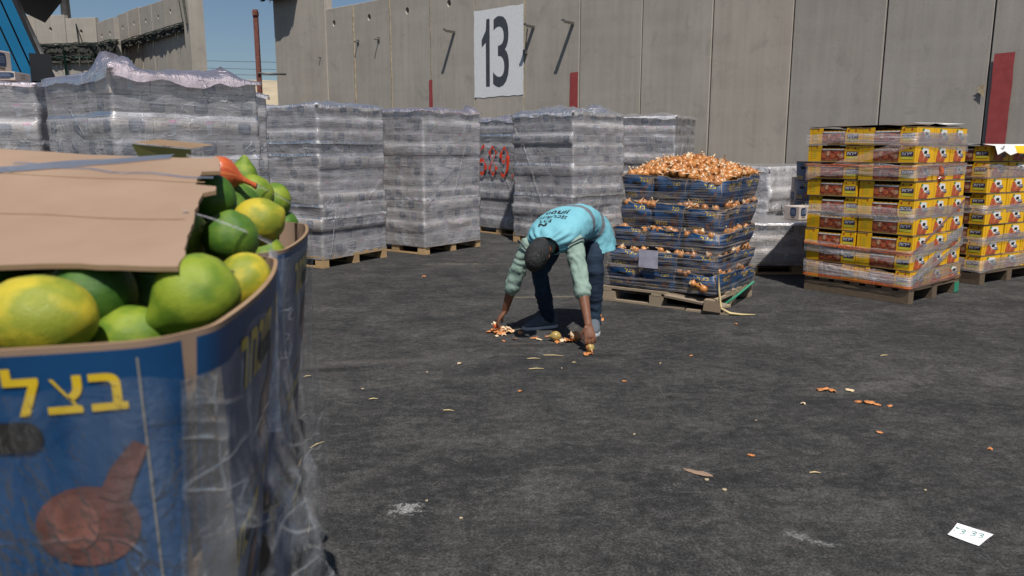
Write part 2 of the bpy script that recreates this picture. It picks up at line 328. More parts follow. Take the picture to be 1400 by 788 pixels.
M['truck_blue'] = simple('truck_blue', (0.006, 0.13, 0.27), 0.3, 0.5, 0.06, 3)
M['truck_black'] = simple('truck_black', (0.014, 0.014, 0.016), 0.5, 0.4, 0.2, 6)
M['truck_glass'] = simple('truck_glass', (0.02, 0.05, 0.05), 0.08, 0.6, 0.1, 2)
M['rubber'] = simple('rubber', (0.018, 0.018, 0.018), 0.85)
M['red_spray'] = simple('red_spray', (0.72, 0.055, 0.02), 0.5, 0.3, 0.15, 20)

# ================================================================== helpers
class MB:
    """collects vertices and faces with a material index each"""
    def __init__(s): s.v = []; s.f = []; s.mi = []; s.sm = []
    def add(s, vs, fs, mi=0, smooth=False):
        o = len(s.v); s.v += [tuple(x) for x in vs]
        for f in fs: s.f.append([o+i for i in f]); s.mi.append(mi); s.sm.append(smooth)
    def box(s, a, b, mi=0, jit=0.0):
        x0, y0, z0 = a; x1, y1, z1 = b
        vs = [(x0,y0,z0),(x1,y0,z0),(x1,y1,z0),(x0,y1,z0),(x0,y0,z1),(x1,y0,z1),(x1,y1,z1),(x0,y1,z1)]
        if jit: vs = [tuple(c+random.uniform(-jit, jit) for c in q) for q in vs]
        s.add(vs, [(0,3,2,1),(4,5,6,7),(0,1,5,4),(1,2,6,5),(2,3,7,6),(3,0,4,7)], mi)
    def grid(s, P, mi=0, smooth=True, closed=False, mif=None):
        nr, nc = len(P), len(P[0]); o = len(s.v)
        for row in P: s.v += [tuple(q) for q in row]
        for i in range(nr-1):
            for j in range(nc if closed else nc-1):
                k = (j+1) % nc
                s.f.append([o+i*nc+j, o+i*nc+k, o+(i+1)*nc+k, o+(i+1)*nc+j])
                s.mi.append(mif(i, j) if mif else mi); s.sm.append(smooth)
    def tube(s, pts, r, n=6, mi=0, caps=True):
        pts = [Vector(p) for p in pts]; rings = []
        rr = r if isinstance(r, (list, tuple)) else [r]*len(pts)
        ref = Vector((0, 0, 1))
        for i, p in enumerate(pts):
            tn = (pts[min(i+1, len(pts)-1)] - pts[max(i-1, 0)]).normalized()
            rf = ref if abs(tn.dot(ref)) < 0.95 else Vector((1, 0, 0))
            a = tn.cross(rf).normalized(); b = tn.cross(a)
            rings.append([p + (a*math.cos(2*math.pi*k/n) + b*math.sin(2*math.pi*k/n))*rr[i] for k in range(n)])
        o = len(s.v); s.grid(rings, mi, True, True)
        if caps:
            s.f.append([o+k for k in range(n)]); s.mi.append(mi); s.sm.append(False)
            e = o+(len(pts)-1)*n; s.f.append([e+k for k in reversed(range(n))]); s.mi.append(mi); s.sm.append(False)
    def mesh(s, name, mats):
        me = bpy.data.meshes.new(name); me.from_pydata(s.v, [], s.f)
        for m in mats: me.materials.append(M[m] if isinstance(m, str) else m)
        me.polygons.foreach_set('material_index', s.mi); me.polygons.foreach_set('use_smooth', s.sm)
        me.validate(); me.update(); return me

def obj(name, me, parent=None, loc=(0, 0, 0), rz=0.0, scale=None, mw=None):
    o = bpy.data.objects.new(name, me); COL.objects.link(o)
    if parent: o.parent = parent
    if mw is not None: o.matrix_basis = mw
    else:
        o.location = loc; o.rotation_euler = (0, 0, rz)
        if scale: o.scale = scale
    return o
def tag(o, label, cat, group=None):
    o['label'] = label; o['category'] = cat
    if group: o['group'] = group
    return o
def thing(name, label, cat, loc=(0, 0, 0), rz=0.0, group=None):
    return tag(obj(name, None, None, loc, rz), label, cat, group)
def fbm(p, sc=1.0, oc=3): return noise.fractal(Vector(p)*sc, 1.0, 2.0, oc)

_TX = {}
def text2d(body, size=1.0, bold=0.0, sx=1.0):
    """flat glyph outlines (vertices, faces), centred, cap height ~ size"""
    key = (body, bold)
    if key not in _TX:
        c = bpy.data.curves.new('glyph', 'FONT'); c.body = body; c.space_character = 1.12; c.resolution_u = 4; c.offset = bold
        o = bpy.data.objects.new('glyph', c); COL.objects.link(o)
        dg = bpy.context.evaluated_depsgraph_get(); dg.update()
        me = bpy.data.meshes.new_from_object(o.evaluated_get(dg))
        vs_ = [v.co.copy() for v in me.vertices]; fs_ = [tuple(p.vertices) for p in me.polygons]
        xs = [v.x for v in vs_]; ys = [v.y for v in vs_]
        cx, cy, h = (min(xs)+max(xs))/2, (min(ys)+max(ys))/2, max(ys)-min(ys)
        _TX[key] = ([((v.x-cx)/h, (v.y-cy)/h) for v in vs_], fs_)
        bpy.data.objects.remove(o); bpy.data.curves.remove(c); bpy.data.meshes.remove(me)
    vs_, fs_ = _TX[key]
    return [(x*size*sx, y*size) for x, y in vs_], fs_
def put_flat(mb, pts2, faces, S, mi):
    """lays flat print on a surface S(s, t) -> point"""
    mb.add([S(x, y) for x, y in pts2], faces, mi)
def rrect(cx, cy, w_, h_, r, n=3):
    o = []
    for (sx, sy, a0) in ((1, 1, 0), (-1, 1, 90), (-1, -1, 180), (1, -1, 270)):
        for k in range(n+1):
            a = R(a0+90*k/n); o.append((cx+sx*(w_/2-r)+r*math.cos(a), cy+sy*(h_/2-r)+r*math.sin(a)))
    return o
def poly(mb, pts, S, mi): mb.add([S(x, y) for x, y in pts], [tuple(range(len(pts)))], mi)
def ell(cx, cy, rx, ry, n=10, a0=0.0): return [(cx+rx*math.cos(2*math.pi*k/n+a0), cy+ry*math.sin(2*math.pi*k/n+a0)) for k in range(n)]

# ================================================================== ground
def build_ground():
    mb = MB(); P = []
    ys = [-60, -8, 0, 2, 4, 6, 8, 10, 12, 16, 24, 40, 120, 900]
    xs = [-900, -60, -20, -10, -6, -4, -2, 0, 2, 4, 6, 10, 20, 60, 900]
    mb.grid([[(x, y, 0) for x in xs] for y in ys], 0, True)
    o = obj('ground', mb.mesh('ground', ['asphalt'])); o['kind'] = 'structure'
    # sandy bank far behind the gap between the walls
    mb = MB(); rows = []
    for i in range(7):
        y = 60 + i*6; rows.append([(x, y, max(0.0, (1-((i-3)/3.2)**2))*(8.2+1.0*fbm((x*0.06, y*0.06, 3)))-0.05) for x in range(-60, 31, 5)])
    mb.grid(rows, 0, True); o = obj('hills', mb.mesh('hills', ['sand'])); o['kind'] = 'structure'
build_ground()

# ================================================================== concrete walls
TH = R(49.5); WD = Vector((math.sin(TH), -math.cos(TH), 0)); WP0 = Vector((-5.419, 22.6, 0)); PW = 1.5
def panel_mesh(w_, h, t, hole=None, name='panel'):
    """upright slab: x 0..w, front face at y=0, back at y=t; chamfered front edges, lifting hole through it"""
    mb = MB(); g = 0.010; c = 0.010; x0, x1 = g, w_-g; n = 10
    def front(y):
        return y
    zc = 0
    # front face with hole
    L = [(x0+c, 0), (x1-c, 0), (x1-c, h-c), (x0+c, h-c)]
    if hole:
        hx, hz, hr = hole
        inner = [(hx+hr*0.8*math.cos(2*math.pi*k/n), hz+hr*math.sin(2*math.pi*k/n)) for k in range(n)]
        bb = [(hx-hr*1.8, hz-hr*1.8), (hx+hr*1.8, hz-hr*1.8), (hx+hr*1.8, hz+hr*1.8), (hx-hr*1.8, hz+hr*1.8)]
        def q(a, y): return [(p[0], y, p[1]) for p in a]
        (bx0, bz0), (bx1, bz1) = bb[0], bb[2]
        X0, X1, Z0, Z1 = x0+c, x1-c, 0, h-c
        for r_ in ((X0, Z0, X1, bz0), (X0, bz1, X1, Z1), (X0, bz0, bx0, bz1), (bx1, bz0, X1, bz1)):
            mb.add([(r_[0], 0, r_[1]), (r_[2], 0, r_[1]), (r_[2], 0, r_[3]), (r_[0], 0, r_[3])], [(0, 1, 2, 3)])
        m = bmesh.new(); ov = [m.verts.new((p[0], 0, p[1])) for p in bb]; iv = [m.verts.new((p[0], 0, p[1])) for p in inner]
        es = [m.edges.new((ov[i], ov[(i+1) % 4])) for i in range(4)] + [m.edges.new((iv[i], iv[(i+1) % n])) for i in range(n)]
        bmesh.ops.triangle_fill(m, edges=es, use_beauty=True)
        m.normal_update(); m.verts.index_update()
        mb.add([tuple(v.co) for v in m.verts], [[v.index for v in (f.verts if f.normal.y < 0 else reversed(f.verts))] for f in m.faces if not all(v in iv for v in f.verts)])
        m.free()
        mb.grid([q(inner, 0), q([(hx+(p[0]-hx)*0.7, hz+(p[1]-hz)*0.7) for p in inner], 0.09)], 0, False, True)
        mb.add(q([(hx+(p[0]-hx)*0.7, hz+(p[1]-hz)*0.7) for p in inner], 0.09), [tuple(range(n))], 1)
    else:
        mb.add([(a, 0, b) for a, b in L], [(0, 1, 2, 3)])
    # chamfers, sides, top, back
    o = [(x0, c, 0), (x1, c, 0), (x1, c, h), (x0, c, h)]; i_ = [(a, 0, b) for a, b in L]
    mb.add(i_+o, [(1, 5, 6, 2), (2, 6, 7, 3), (3, 7, 4, 0)])
    b_ = [(x0, t, 0), (x1, t, 0), (x1, t, h), (x0, t, h)]
    mb.add(o+b_, [(1, 5, 6, 2), (2, 6, 7, 3), (3, 7, 4, 0), (5, 4, 7, 6)])
    return mb.mesh(name, ['concrete', 'dark_gap'])

def build_walls():
    rz = math.atan2(WD.y, WD.x)
    # main wall ------------------------------------------------------
    # root frame: x along the wall to the right, y away from the yard
    wall = thing('concrete_wall', 'long wall of upright grey concrete slabs behind the pallets, painted 13', 'wall', WP0, rz)
    pm = panel_mesh(PW, 5.26, 0.25, (0.66, 4.86, 0.085), 'wall_slab')
    for n in range(0, 14):
        jy = random.uniform(-0.018, 0.018)
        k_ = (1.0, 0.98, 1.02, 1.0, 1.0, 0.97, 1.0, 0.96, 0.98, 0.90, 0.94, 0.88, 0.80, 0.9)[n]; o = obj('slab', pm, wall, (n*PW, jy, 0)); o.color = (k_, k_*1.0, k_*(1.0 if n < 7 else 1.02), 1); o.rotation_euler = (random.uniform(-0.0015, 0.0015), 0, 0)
    # thin dark core behind the joints and ragged mortar in some of them
    mb = MB(); mb.box((0.05, 0.10, 0), (14*PW-0.05, 0.2, 5.1), 0); obj('joint_backing', mb.mesh('joint_backing', ['dark_gap']), wall)
    for n in (1, 2, 3, 4, 5):
        P = []
        for k in range(60):
            z = 5.2*k/59; ww = 0.022+0.018*abs(fbm((n*3.1, z*2.3, 1), 1.0, 4))*1.5; off = 0.01*fbm((n, z*1.7, 5))
            yy = 0.0+0.02*abs(fbm((n*1.7, z*5, 2)))-0.012
            P.append([(n*PW-ww+off, 0.03, z), (n*PW-ww*0.5+off, yy, z), (n*PW+ww*0.5+off, yy, z), (n*PW+ww+off, 0.03, z)])
        mb = MB(); mb.grid(P, 0, True); obj('mortar_joint', mb.mesh('mortar_joint', ['mortar']), wall)
    # painted number field and digits, on slab 4
    x0, x1, z0, z1 = 3.985*PW, 4.985*PW, 2.63, 4.58
    mb = MB(); rim = []
    for k in range(40):
        u = k/40*4; e = int(u); f_ = u-e
        a = [(x0, z0), (x1, z0), (x1, z1), (x0, z1), (x0, z0)]
        px, pz = a[e][0]+(a[e+1][0]-a[e][0])*f_, a[e][1]+(a[e+1][1]-a[e][1])*f_
        rim.append((px+0.012*fbm((px*9, pz*9, 0)), -0.024, pz+0.03*fbm((px*7, pz*7, 4))))
    mb.add(rim, [tuple(range(len(rim)))]); num = obj('number_field', mb.mesh('number_field', ['wall_white']), wall)
    for ch, cx, sx, hh, cz in (('1', 4.25, 0.62, 1.50, 3.62), ('3', 4.545, 0.60, 1.56, 3.62)):
        pts, fs = text2d(ch, hh, 0.004, sx); mb = MB()
        if ch == '1': pts, fs = [(-0.02, -0.75), (0.10, -0.75), (0.10, 0.75), (0.0, 0.75), (-0.02, 0.50), (-0.15, 0.30), (-0.15, 0.14), (-0.02, 0.24)], [(0, 1, 2, 3, 4, 7), (4, 5, 6, 7)]
        mb.add([(cx*PW+x, -0.028, cz+y) for x, y in pts], fs, 0); obj('digit', mb.mesh('digit', ['wall_digit']), num)
    # red painted marks
    for (a, b, zt, sl) in ((2.955, 3.035, 3.12, 0), (5.845, 5.985, 3.03, 0), (11.04, 11.215, 2.82, 0.02)):
        mb = MB(); pl = [(a*PW, -0.024, 0.4)]
        pr = []
        for k in range(12):
            z = 0.4+(zt-0.4)*k/11; pl.append((a*PW+0.008*fbm((a, z*4, 0)), -0.024, z)); pr.append((b*PW+0.010*fbm((b, z*4, 3)), -0.024, z+0.01*(k == 11)))
        pts = [pl[0]]+pl[1:]+list(reversed(pr)); mb.add(pts, [tuple(reversed(range(len(pts))))]); obj('red_mark', mb.mesh('red_mark', ['wall_red']), wall)
    # steel brackets that stick out and throw long shadows
    def bracket(n, z, L, kind):
        mb = MB(); x = n*PW
        if kind == 'angle':
            mb.box((x-0.035, -L, z-0.006), (x+0.035, 0.02, z+0.006)); mb.box((x+0.023, -L, z-0.05), (x+0.035, 0.02, z-0.006)); mb.box((x-0.035, -L-0.012, z-0.012), (x+0.035, -L, z+0.03))
        else:
            mb.tube([(x, 0.02, z), (x, -L*0.8, z), (x+0.01, -L, z-0.02)], 0.016, 8); mb.box((x-0.04, -0.015, z-0.05), (x+0.04, 0.0, z+0.05))
        obj('bracket', mb.mesh('bracket', ['steel']), wall)
    for a in ((3.55, 4.2, 0.34, 'angle'), (5.17, 4.08, 0.30, 'angle'), (5.88, 4.05, 0.36, 'angle'), (1.12, 4.28, 0.13, 'rod'), (1.69, 4.27, 0.15, 'rod'), (0.02, 4.0, 0.1, 'rod')): bracket(*a)
    mb = MB(); mb.tube([(5.06*PW, -0.02, 4.05), (5.05*PW, -0.05, 3.75), (5.03*PW, -0.04, 3.6)], 0.012, 5); mb.box((5.0*PW, -0.07, 3.5), (5.06*PW, -0.01, 3.6)); obj('cable_box', mb.mesh('cable_box', ['steel']), wall)
    # chipped concrete at a joint near the right end
    mb = MB(); pts = [(11*PW-0.02-0.085*abs(math.sin(math.pi*k/9))*(1+0.7*fbm((k*0.9, 0.3, 0))), -0.019, 2.20+0.20*k/9) for k in range(10)]
    mb.add(pts, [tuple(reversed(range(10)))]); obj('chipped_edge', mb.mesh('chipped_edge', ['mortar']), wall)
    # taller end of the main wall -------------------------------------
    end = thing('concrete_wall', 'taller end section of concrete slabs with netting on top, beside the rusty pole', 'wall', WP0, rz)
    em = panel_mesh(0.98, 5.9, 0.25, None, 'end_slab')
    for n, jy in ((-1, 0.0), (-2, 0.03)): obj('slab', em, end, (n*1.31*0.985+0.30, -0.03+jy, 0)).scale = (1.31/0.98, 1, 1)
    # ragged netting along its top edge
    def netting(parent, x0, x1, z, out_, seed, drop=0.3, nm='netting', back=0.05):
        mb = MB(); n = max(12, int((x1-x0)*7))
        for lay in range(4):
            P = []
            for k in range(n+1):
                x = x0+(x1-x0)*k/n
                a = fbm((x*1.7, seed+lay*7, 0)); b = fbm((x*3.1, seed+lay*5, 9))
                oy = -out_*(0.75+0.6*a); zz = z+0.06*lay-0.1+0.12*b
                P.append([(x, back, zz+0.05), (x+0.1*b, oy*0.5, zz+0.07+0.06*a), (x, oy, zz-0.02), (x+0.05*a, oy*(1.05+0.2*b), zz-max(0.02, drop*(0.4+0.9*b)))])
            P = [[P[i][j] for i in range(n+1)] for j in range(4)]
            mb.grid(P, 0, False)
        for k in range(int((x1-x0)*3)):
            x = random.uniform(x0, x1); mb.tube([(x, -out_*0.8, z), (x+random.uniform(-0.15, 0.15), -out_*random.uniform(0.4, 1.1), z-random.uniform(0.1, drop*2.2))], 0.012, 4)
        obj(nm, mb.mesh(nm, ['net']), parent)
        for q in range(3):
            mb = MB(); pts = [(x0+(x1-x0)*k/30, -out_*(0.7+0.15*q)-0.03, z+0.06*q+0.05*fbm((k*0.35, q*3, seed))) for k in range(31)]
            mb.tube(pts, 0.022, 5); obj('cable', mb.mesh('cable', ['green_hose' if q == 1 else 'net']), parent)
    netting(end, -2.45, -0.9, 5.93, 0.42, 4.0, 0.18)
    # far wall B -----------------------------------------------------
    def far_wall(label, A, B, nseg, h, hole, top_drop=0.0, lastw=None):
        A = Vector((*A, 0)); B = Vector((*B, 0)); L = (B-A).length; r = thing('concrete_wall', label, 'wall', A, math.atan2((B-A).y, (B-A).x))
        me = panel_mesh(L/nseg, h, 0.22, hole and (L/nseg*0.5, h-0.62, 0.1), 'far_slab')
        for i in range(nseg):
            o = obj('slab', me, r, (i*L/nseg, random.uniform(-0.03, 0.03), 0)); o.scale = (1, 1, 1+random.uniform(-0.006, 0.006)+top_drop*i)
        return r, L
    b, L = far_wall('far concrete wall run with a dark sagging net across it, left of the sky gap', (-18.97, 38.6), (-12.80, 32.2), 6, 7.75, True)
    netting(b, 0.1, L-0.3, 6.35, 0.22, 11.0, 0.25)
    mb = MB(); mb.box((L-0.02, -0.35, 0), (L+0.5, 0.25, 8.4), 0); obj('end_flange', mb.mesh('end_flange', ['concrete']), b)
    mb = MB(); mb.tube([(L-0.25, -0.06, 0), (L-0.25, -0.06, 8.6)], 0.05, 6); obj('drain_pipe', mb.mesh('drain_pipe', ['green_hose']), b)
    mb = MB(); mb.tube([(L-1.2, -0.1, 8.6), (L-1.0, -0.12, 7.6), (L-0.8, -0.1, 6.7), (L-0.55, -0.1, 6.2)], 0.02, 4); mb.tube([(L-0.1, -0.4, 8.7), (L+0.1, -0.42, 8.0), (L+0.45, -0.42, 6.3)], 0.05, 4); obj('loose_cable', mb.mesh('loose_cable', ['net']), b)
    c, L = far_wall('far concrete wall slabs facing the yard behind the blue truck cab', (-23.75, 37.65), (-19.0, 36.6), 3, 7.62, True, -0.018)
    netting(c, 0.0, L, 6.1, 0.25, 21.0, 0.35); netting(c, 0.0, L, 5.55, 0.18, 27.0, 0.2)
    mb = MB(); mb.tube([(L*0.667, -0.2, 6.1), (L*0.667, -0.2, 0)], 0.06, 6); obj('drain_pipe', mb.mesh('drain_pipe', ['green_hose']), c)
    mb = MB(); mb.tube([(L*0.8, -0.06, 7.1), (L*0.82, -0.12, 6.2), (L*0.83, -0.25, 5.2)], 0.03, 4); mb.tube([(L*0.8, -0.06, 7.1), (L*0.87, -0.12, 6.2), (L*0.93, -0.25, 5.2)], 0.015, 4); obj('loose_cable', mb.mesh('loose_cable', ['net']), c)
    d, L = far_wall('short return of the far concrete wall at its corner, left of the narrow sky slit', (-18.95, 36.55), (-17.42, 35.1), 2, 7.12, True, 0.0)
    netting(d, -0.2, L+0.5, 6.0, 0.3, 31.0, 0.5)
build_walls()

def build_poles():
    p = thing('metal_pole', 'thin rusty red steel pole standing in the sky gap', 'pole', (-6.76, 21.2, 0))
    mb = MB(); mb.box((-0.055, -0.055, 0), (0.055, 0.055, 5.05)); mb.box((-0.06, -0.09, 4.9), (0.06, 0.09, 5.0)); obj('post', mb.mesh('post', ['rust']), p)
    mb = MB(); mb.tube([(0, -0.08, 3.42), (0.75, -0.08, 3.4)], 0.03, 6); obj('crossbar', mb.mesh('crossbar', ['steel']), p); mb = MB(); mb.tube([(0.75, 0, 2.6), (0.35, 0, 2.0)], 0.03, 6); obj('brace', mb.mesh('brace', ['steel']), p)
    q = thing('lamp_pole', 'tall grey pole rising behind the far concrete wall', 'pole', (-24.4, 44.0, 0))
    mb = MB(); mb.tube([(0, 0, 0), (0, 0, 14)], [0.30, 0.2], 10); obj('shaft', mb.mesh('shaft', ['steel']), q); mb = MB(); mb.box((-0.6, -0.2, 14), (0.6, 0.2, 14.2)); obj('lamp_head', mb.mesh('lamp_head', ['steel']), q)
    for i, (z, lab) in enumerate(((7.6, 'upper overhead cable crossing the sky gap'), (7.1, 'middle overhead cable crossing the sky gap'), (6.7, 'lower overhead cable crossing the sky gap'))):
        mb = MB(); mb.tube([(-30+k*2.2, 56, z-0.02*k+0.02*(k-7)**2*0.3) for k in range(15)], 0.014, 4); tag(obj('overhead_cable', mb.mesh('overhead_cable', ['net'])), lab, 'cable', 'overhead cables')
    # tiny sign post: dark roadside shrubs on the bank
build_poles()

# ================================================================== pallets
_UB = {}
def unit_box(mat):
    if mat not in _UB:
        m = bmesh.new(); bmesh.ops.create_cube(m, size=1.0)
        me = bpy.data.meshes.new('board_'+mat); m.to_mesh(me); m.free(); me.materials.append(M[mat]); _UB[mat] = me
    return _UB[mat]
def piece(name, parent, a, b, mat, tilt=0.0):
    o = obj(name, unit_box(mat), parent, [(a[i]+b[i])/2 for i in range(3)]); o.scale = [b[i]-a[i] for i in range(3)]
    o.rotation_euler = (random.uniform(-tilt, tilt), random.uniform(-tilt, tilt), random.uniform(-tilt, tilt)); return o
def pallet(near, ang, LX, LY, label, mat='pallet_wood', group='wooden pallets under the loads', broken=False, skid=None):
    """local frame: origin = near corner, x along the right-hand face, y along the left-hand face"""
    p = thing('pallet', label, 'pallet', (near[0], near[1], 0), ang, group)
    rnd = random.Random(hash((near[0], near[1])) & 0xffff)
    if skid:
        for i, x in enumerate((0.0, LX/2-0.05, LX-0.10)): piece('stringer', p, (x, 0, 0.002), (x+0.10, LY, 0.115), mat)
        for k in range(7): piece('deck_board', p, (0, k*(LY-0.1)/6+0.002, 0.118), (LX, k*(LY-0.1)/6+0.098, 0.142), mat, 0.003)
        piece('painted_end', p, (LX-0.10, -0.004, 0.01), (LX, -0.001, 0.112), 'green_paint')
        return p
    # bottom boards run along y, under rows of blocks
    for i, x in enumerate((0.0, LX/2-0.05, LX-0.10)):
        if broken and i == 0:
            piece('bottom_board', p, (x, 0.28, 0.002), (x+0.10, LY, 0.022), mat)
            piece('bottom_board', p, (x-0.02, -0.12, 0.001), (x+0.07, 0.26, 0.02), mat).rotation_euler = (0, 0.02, 0.12)
        else: piece('bottom_board', p, (x, 0, 0.002), (x+0.10, LY, 0.022), mat)
        for j, y in enumerate((0.0, LY/2-0.07, LY-0.14)):
            if broken and i == 0 and j == 0:
                b_ = piece('block', p, (x-0.05, -0.04, 0.01), (x+0.09, 0.11, 0.10), 'old_wood'); b_.rotation_euler = (0.1, 0.25, 0.4); continue
            piece('block', p, (x+0.002, y+0.002, 0.023), (x+0.098, y+0.138, 0.099), mat)
    for j, y in enumerate((0.0, LY/2-0.05, LY-0.10)):   # stringer boards along x over the blocks
        piece('stringer_board', p, (0.0, y+0.001, 0.1), (LX, y+0.099, 0.121), mat)
    nb = 7
    for k in range(nb):
        x = k*(LX-0.10)/(nb-1)
        if broken and k == 0:
            piece('deck_board', p, (x, 0.45, 0.122), (x+0.1, LY, 0.142), mat)
            o = piece('deck_board', p, (x-0.02, -0.08, 0.085), (x+0.08, 0.47, 0.105), mat); o.rotation_euler = (0.10, -0.15, 0.05); continue
        if broken and k == 1:
            o = piece('deck_board', p, (x-0.05, -0.1, 0.08), (x+0.05, LY*0.5, 0.10), mat); o.rotation_euler = (0.08, 0, -0.25); continue
        piece('deck_board', p, (x, 0.002, 0.122), (x+0.10, LY-0.002, 0.142), mat, 0.003)
    return p

# ================================================================== grey wrapped cartons
def carton_mesh(variant):
    """0.4 (x) x 0.3 (y) x 0.15 carton with printed faces, origin at its low corner"""
    mb = MB(); W_, D_, H_ = 0.394, 0.294, 0.147
    m = bmesh.new(); bmesh.ops.create_cube(m, size=1.0); bmesh.ops.scale(m, vec=(W_, D_, H_), verts=m.verts); bmesh.ops.translate(m, vec=(0.2, 0.15, H_/2), verts=m.verts)
    bmesh.ops.bevel(m, geom=list(m.edges), offset=0.004, segments=1, affect='EDGES')
    m.verts.index_update(); mb.add([tuple(v.co) for v in m.verts], [[v.index for v in f.verts] for f in m.faces]); m.free()
    e = 0.0015
    F = {'S': (lambda s, t: (0.2+s, 0.003-e, t)), 'N': (lambda s, t: (0.2-s, 0.297+e, t)),
         'W': (lambda s, t: (0.003-e, 0.15-s, t)), 'E': (lambda s, t: (0.397+e, 0.15+s, t))}
    def badge(S, cx):
        poly(mb, rrect(cx, 0.086, 0.118, 0.094, 0.022, 2), S, 1)
        S2 = (lambda s, t: tuple(a+(a-b)*0 for a, b in zip(S(s, t), S(s, t))))
        for k, (w_, y) in enumerate(((0.07, 0.105), (0.08, 0.088), (0.075, 0.071))):
            q = [(cx-w_/2+w_*i/6, y+0.006*((i % 2)*2-1)) for i in range(7)]
            for i in range(6):
                a, b = q[i], q[i+1]
                P_ = [S(a[0], a[1]-0.003), S(b[0], b[1]-0.003), S(b[0], b[1]+0.003), S(a[0], a[1]+0.003)]
                C_ = Vector(S(0, 0.07)); N_ = C_ - Vector((0.2, 0.15, 0.07)); N_.z = 0; N_.normalize()
                mb.add([tuple(Vector(p)+N_*0.001) for p in P_], [(0, 1, 2, 3)], 2)
        poly(mb, rrect(cx, 0.026, 0.075, 0.014, 0.004, 1), S, 3)
    def lines(S, cx, n=3, w_=0.09):
        for k in range(n): poly(mb, rrect(cx, 0.045+0.03*k, w_*(1-0.15*(k % 2)), 0.009, 0.003, 1), S, 3)
    def tab(S, cx):
        poly(mb, [(cx-0.03, 0.135), (cx+0.03, 0.135), (cx+0.022, 0.075), (cx+0.016, 0.03), (cx-0.016, 0.03), (cx-0.022, 0.075)], S, 4)
        S_ = S; poly(mb, rrect(cx, 0.128, 0.066, 0.02, 0.004, 1), lambda s, t: tuple(Vector(S_(s, t))+(Vector(S_(0, 0.07))-Vector((0.2, 0.15, 0.07))).normalized()*0.001), 5)
    if variant == 0: badge(F['S'], 0.09); lines(F['S'], -0.08); badge(F['N'], -0.06); tab(F['N'], 0.12); tab(F['W'], 0.0); badge(F['E'], 0.02)
    elif variant == 1: badge(F['S'], -0.10); badge(F['N'], 0.10); lines(F['N'], -0.07, 2); badge(F['W'], 0.03); tab(F['E'], 0.0)
    else: lines(F['S'], 0.05, 2, 0.13); badge(F['S'], 0.135); lines(F['N'], 0.0); badge(F['W'], -0.05); lines(F['E'], 0.0)
    return mb.mesh('carton_%d' % variant, ['carton', 'badge', 'badge_text', 'ink', 'milk', 'pink'])
CARTON = [carton_mesh(i) for i in range(3)]

def rect_ring(LX, LY, n=26, r=0.02):
    """points and outward normals round a rounded rectangle, starting at the near corner"""
    out = []
    def side(a, b, nn, k):
        for i in range(k): out.append((a[0]+(b[0]-a[0])*(i+0.5)/k, a[1]+(b[1]-a[1])*(i+0.5)/k, nn))
    def corner(cx, cy, a0):
        for i in range(3):
            a = R(a0+45*i); out.append((cx+r*math.cos(a), cy+r*math.sin(a), (math.cos(a), math.sin(a))))
    kx, ky = max(6, int(n*LX)), max(6, int(n*LY))
    corner(r, r, 180); side((r, 0), (LX-r, 0), (0, -1), kx); corner(LX-r, r, 270); side((LX, r), (LX, LY-r), (1, 0), ky)
    corner(LX-r, LY-r, 0); side((LX-r, LY), (r, LY), (0, 1), kx); corner(r, LY-r, 90); side((0, LY-r), (0, r), (-1, 0), ky)
    return out

def wrap_mesh(LX, LY, layers, zbot, mat, seed, amp=0.012, pinch=0.010, per=4, name='stretch_film', gap=0.004):
    """film drawn round a stack; layers = [(z0, z1, dx, dy)] with the shift of each layer"""
    ring = rect_ring(LX, LY); rows = []
    zs = []
    rl = random.Random(int(seed*91)); outs = {}
    for (z0, z1, dx, dy) in layers:
        e_ = rl.choice((0.0, 0.003, 0.008, 0.016))
        for k in range(per):
            zs.append((z0+(z1-z0)*(0.04, 0.30, 0.62, 0.94)[k], dx, dy, (0.0, 0.55, 0.8, 1.0)[k])); outs[len(zs)] = e_*(0.15, 0.6, 0.9, 1.0)[k]
    zs.append((layers[-1][1], layers[-1][2], layers[-1][3], 0.4))
    zs = [(zbot, layers[0][2], layers[0][3], 0.3)] + zs
    for iz, (z, dx, dy, full) in enumerate(zs):
        row = []; lip = outs.get(iz, 0.0)
        for (x, y, nn) in ring:
            d = gap + amp*max(-0.3, fbm((x*2.3+seed, y*2.3, z*5.5), 1.0, 4)) + amp*0.7*max(0, fbm((x*6+z*5, y*6-z*4, seed), 1.0, 2)) - pinch*(1-full)*0.3
            d = max(0.0025, d)+lip*(0.7+0.6*fbm((x*4, y*4, z*3+seed)))
            row.append((x+dx+nn[0]*d, y+dy+nn[1]*d, z))
        rows.append(row)
    mb = MB(); mb.grid(rows, 0, True, True); return mb.mesh(name, [mat])

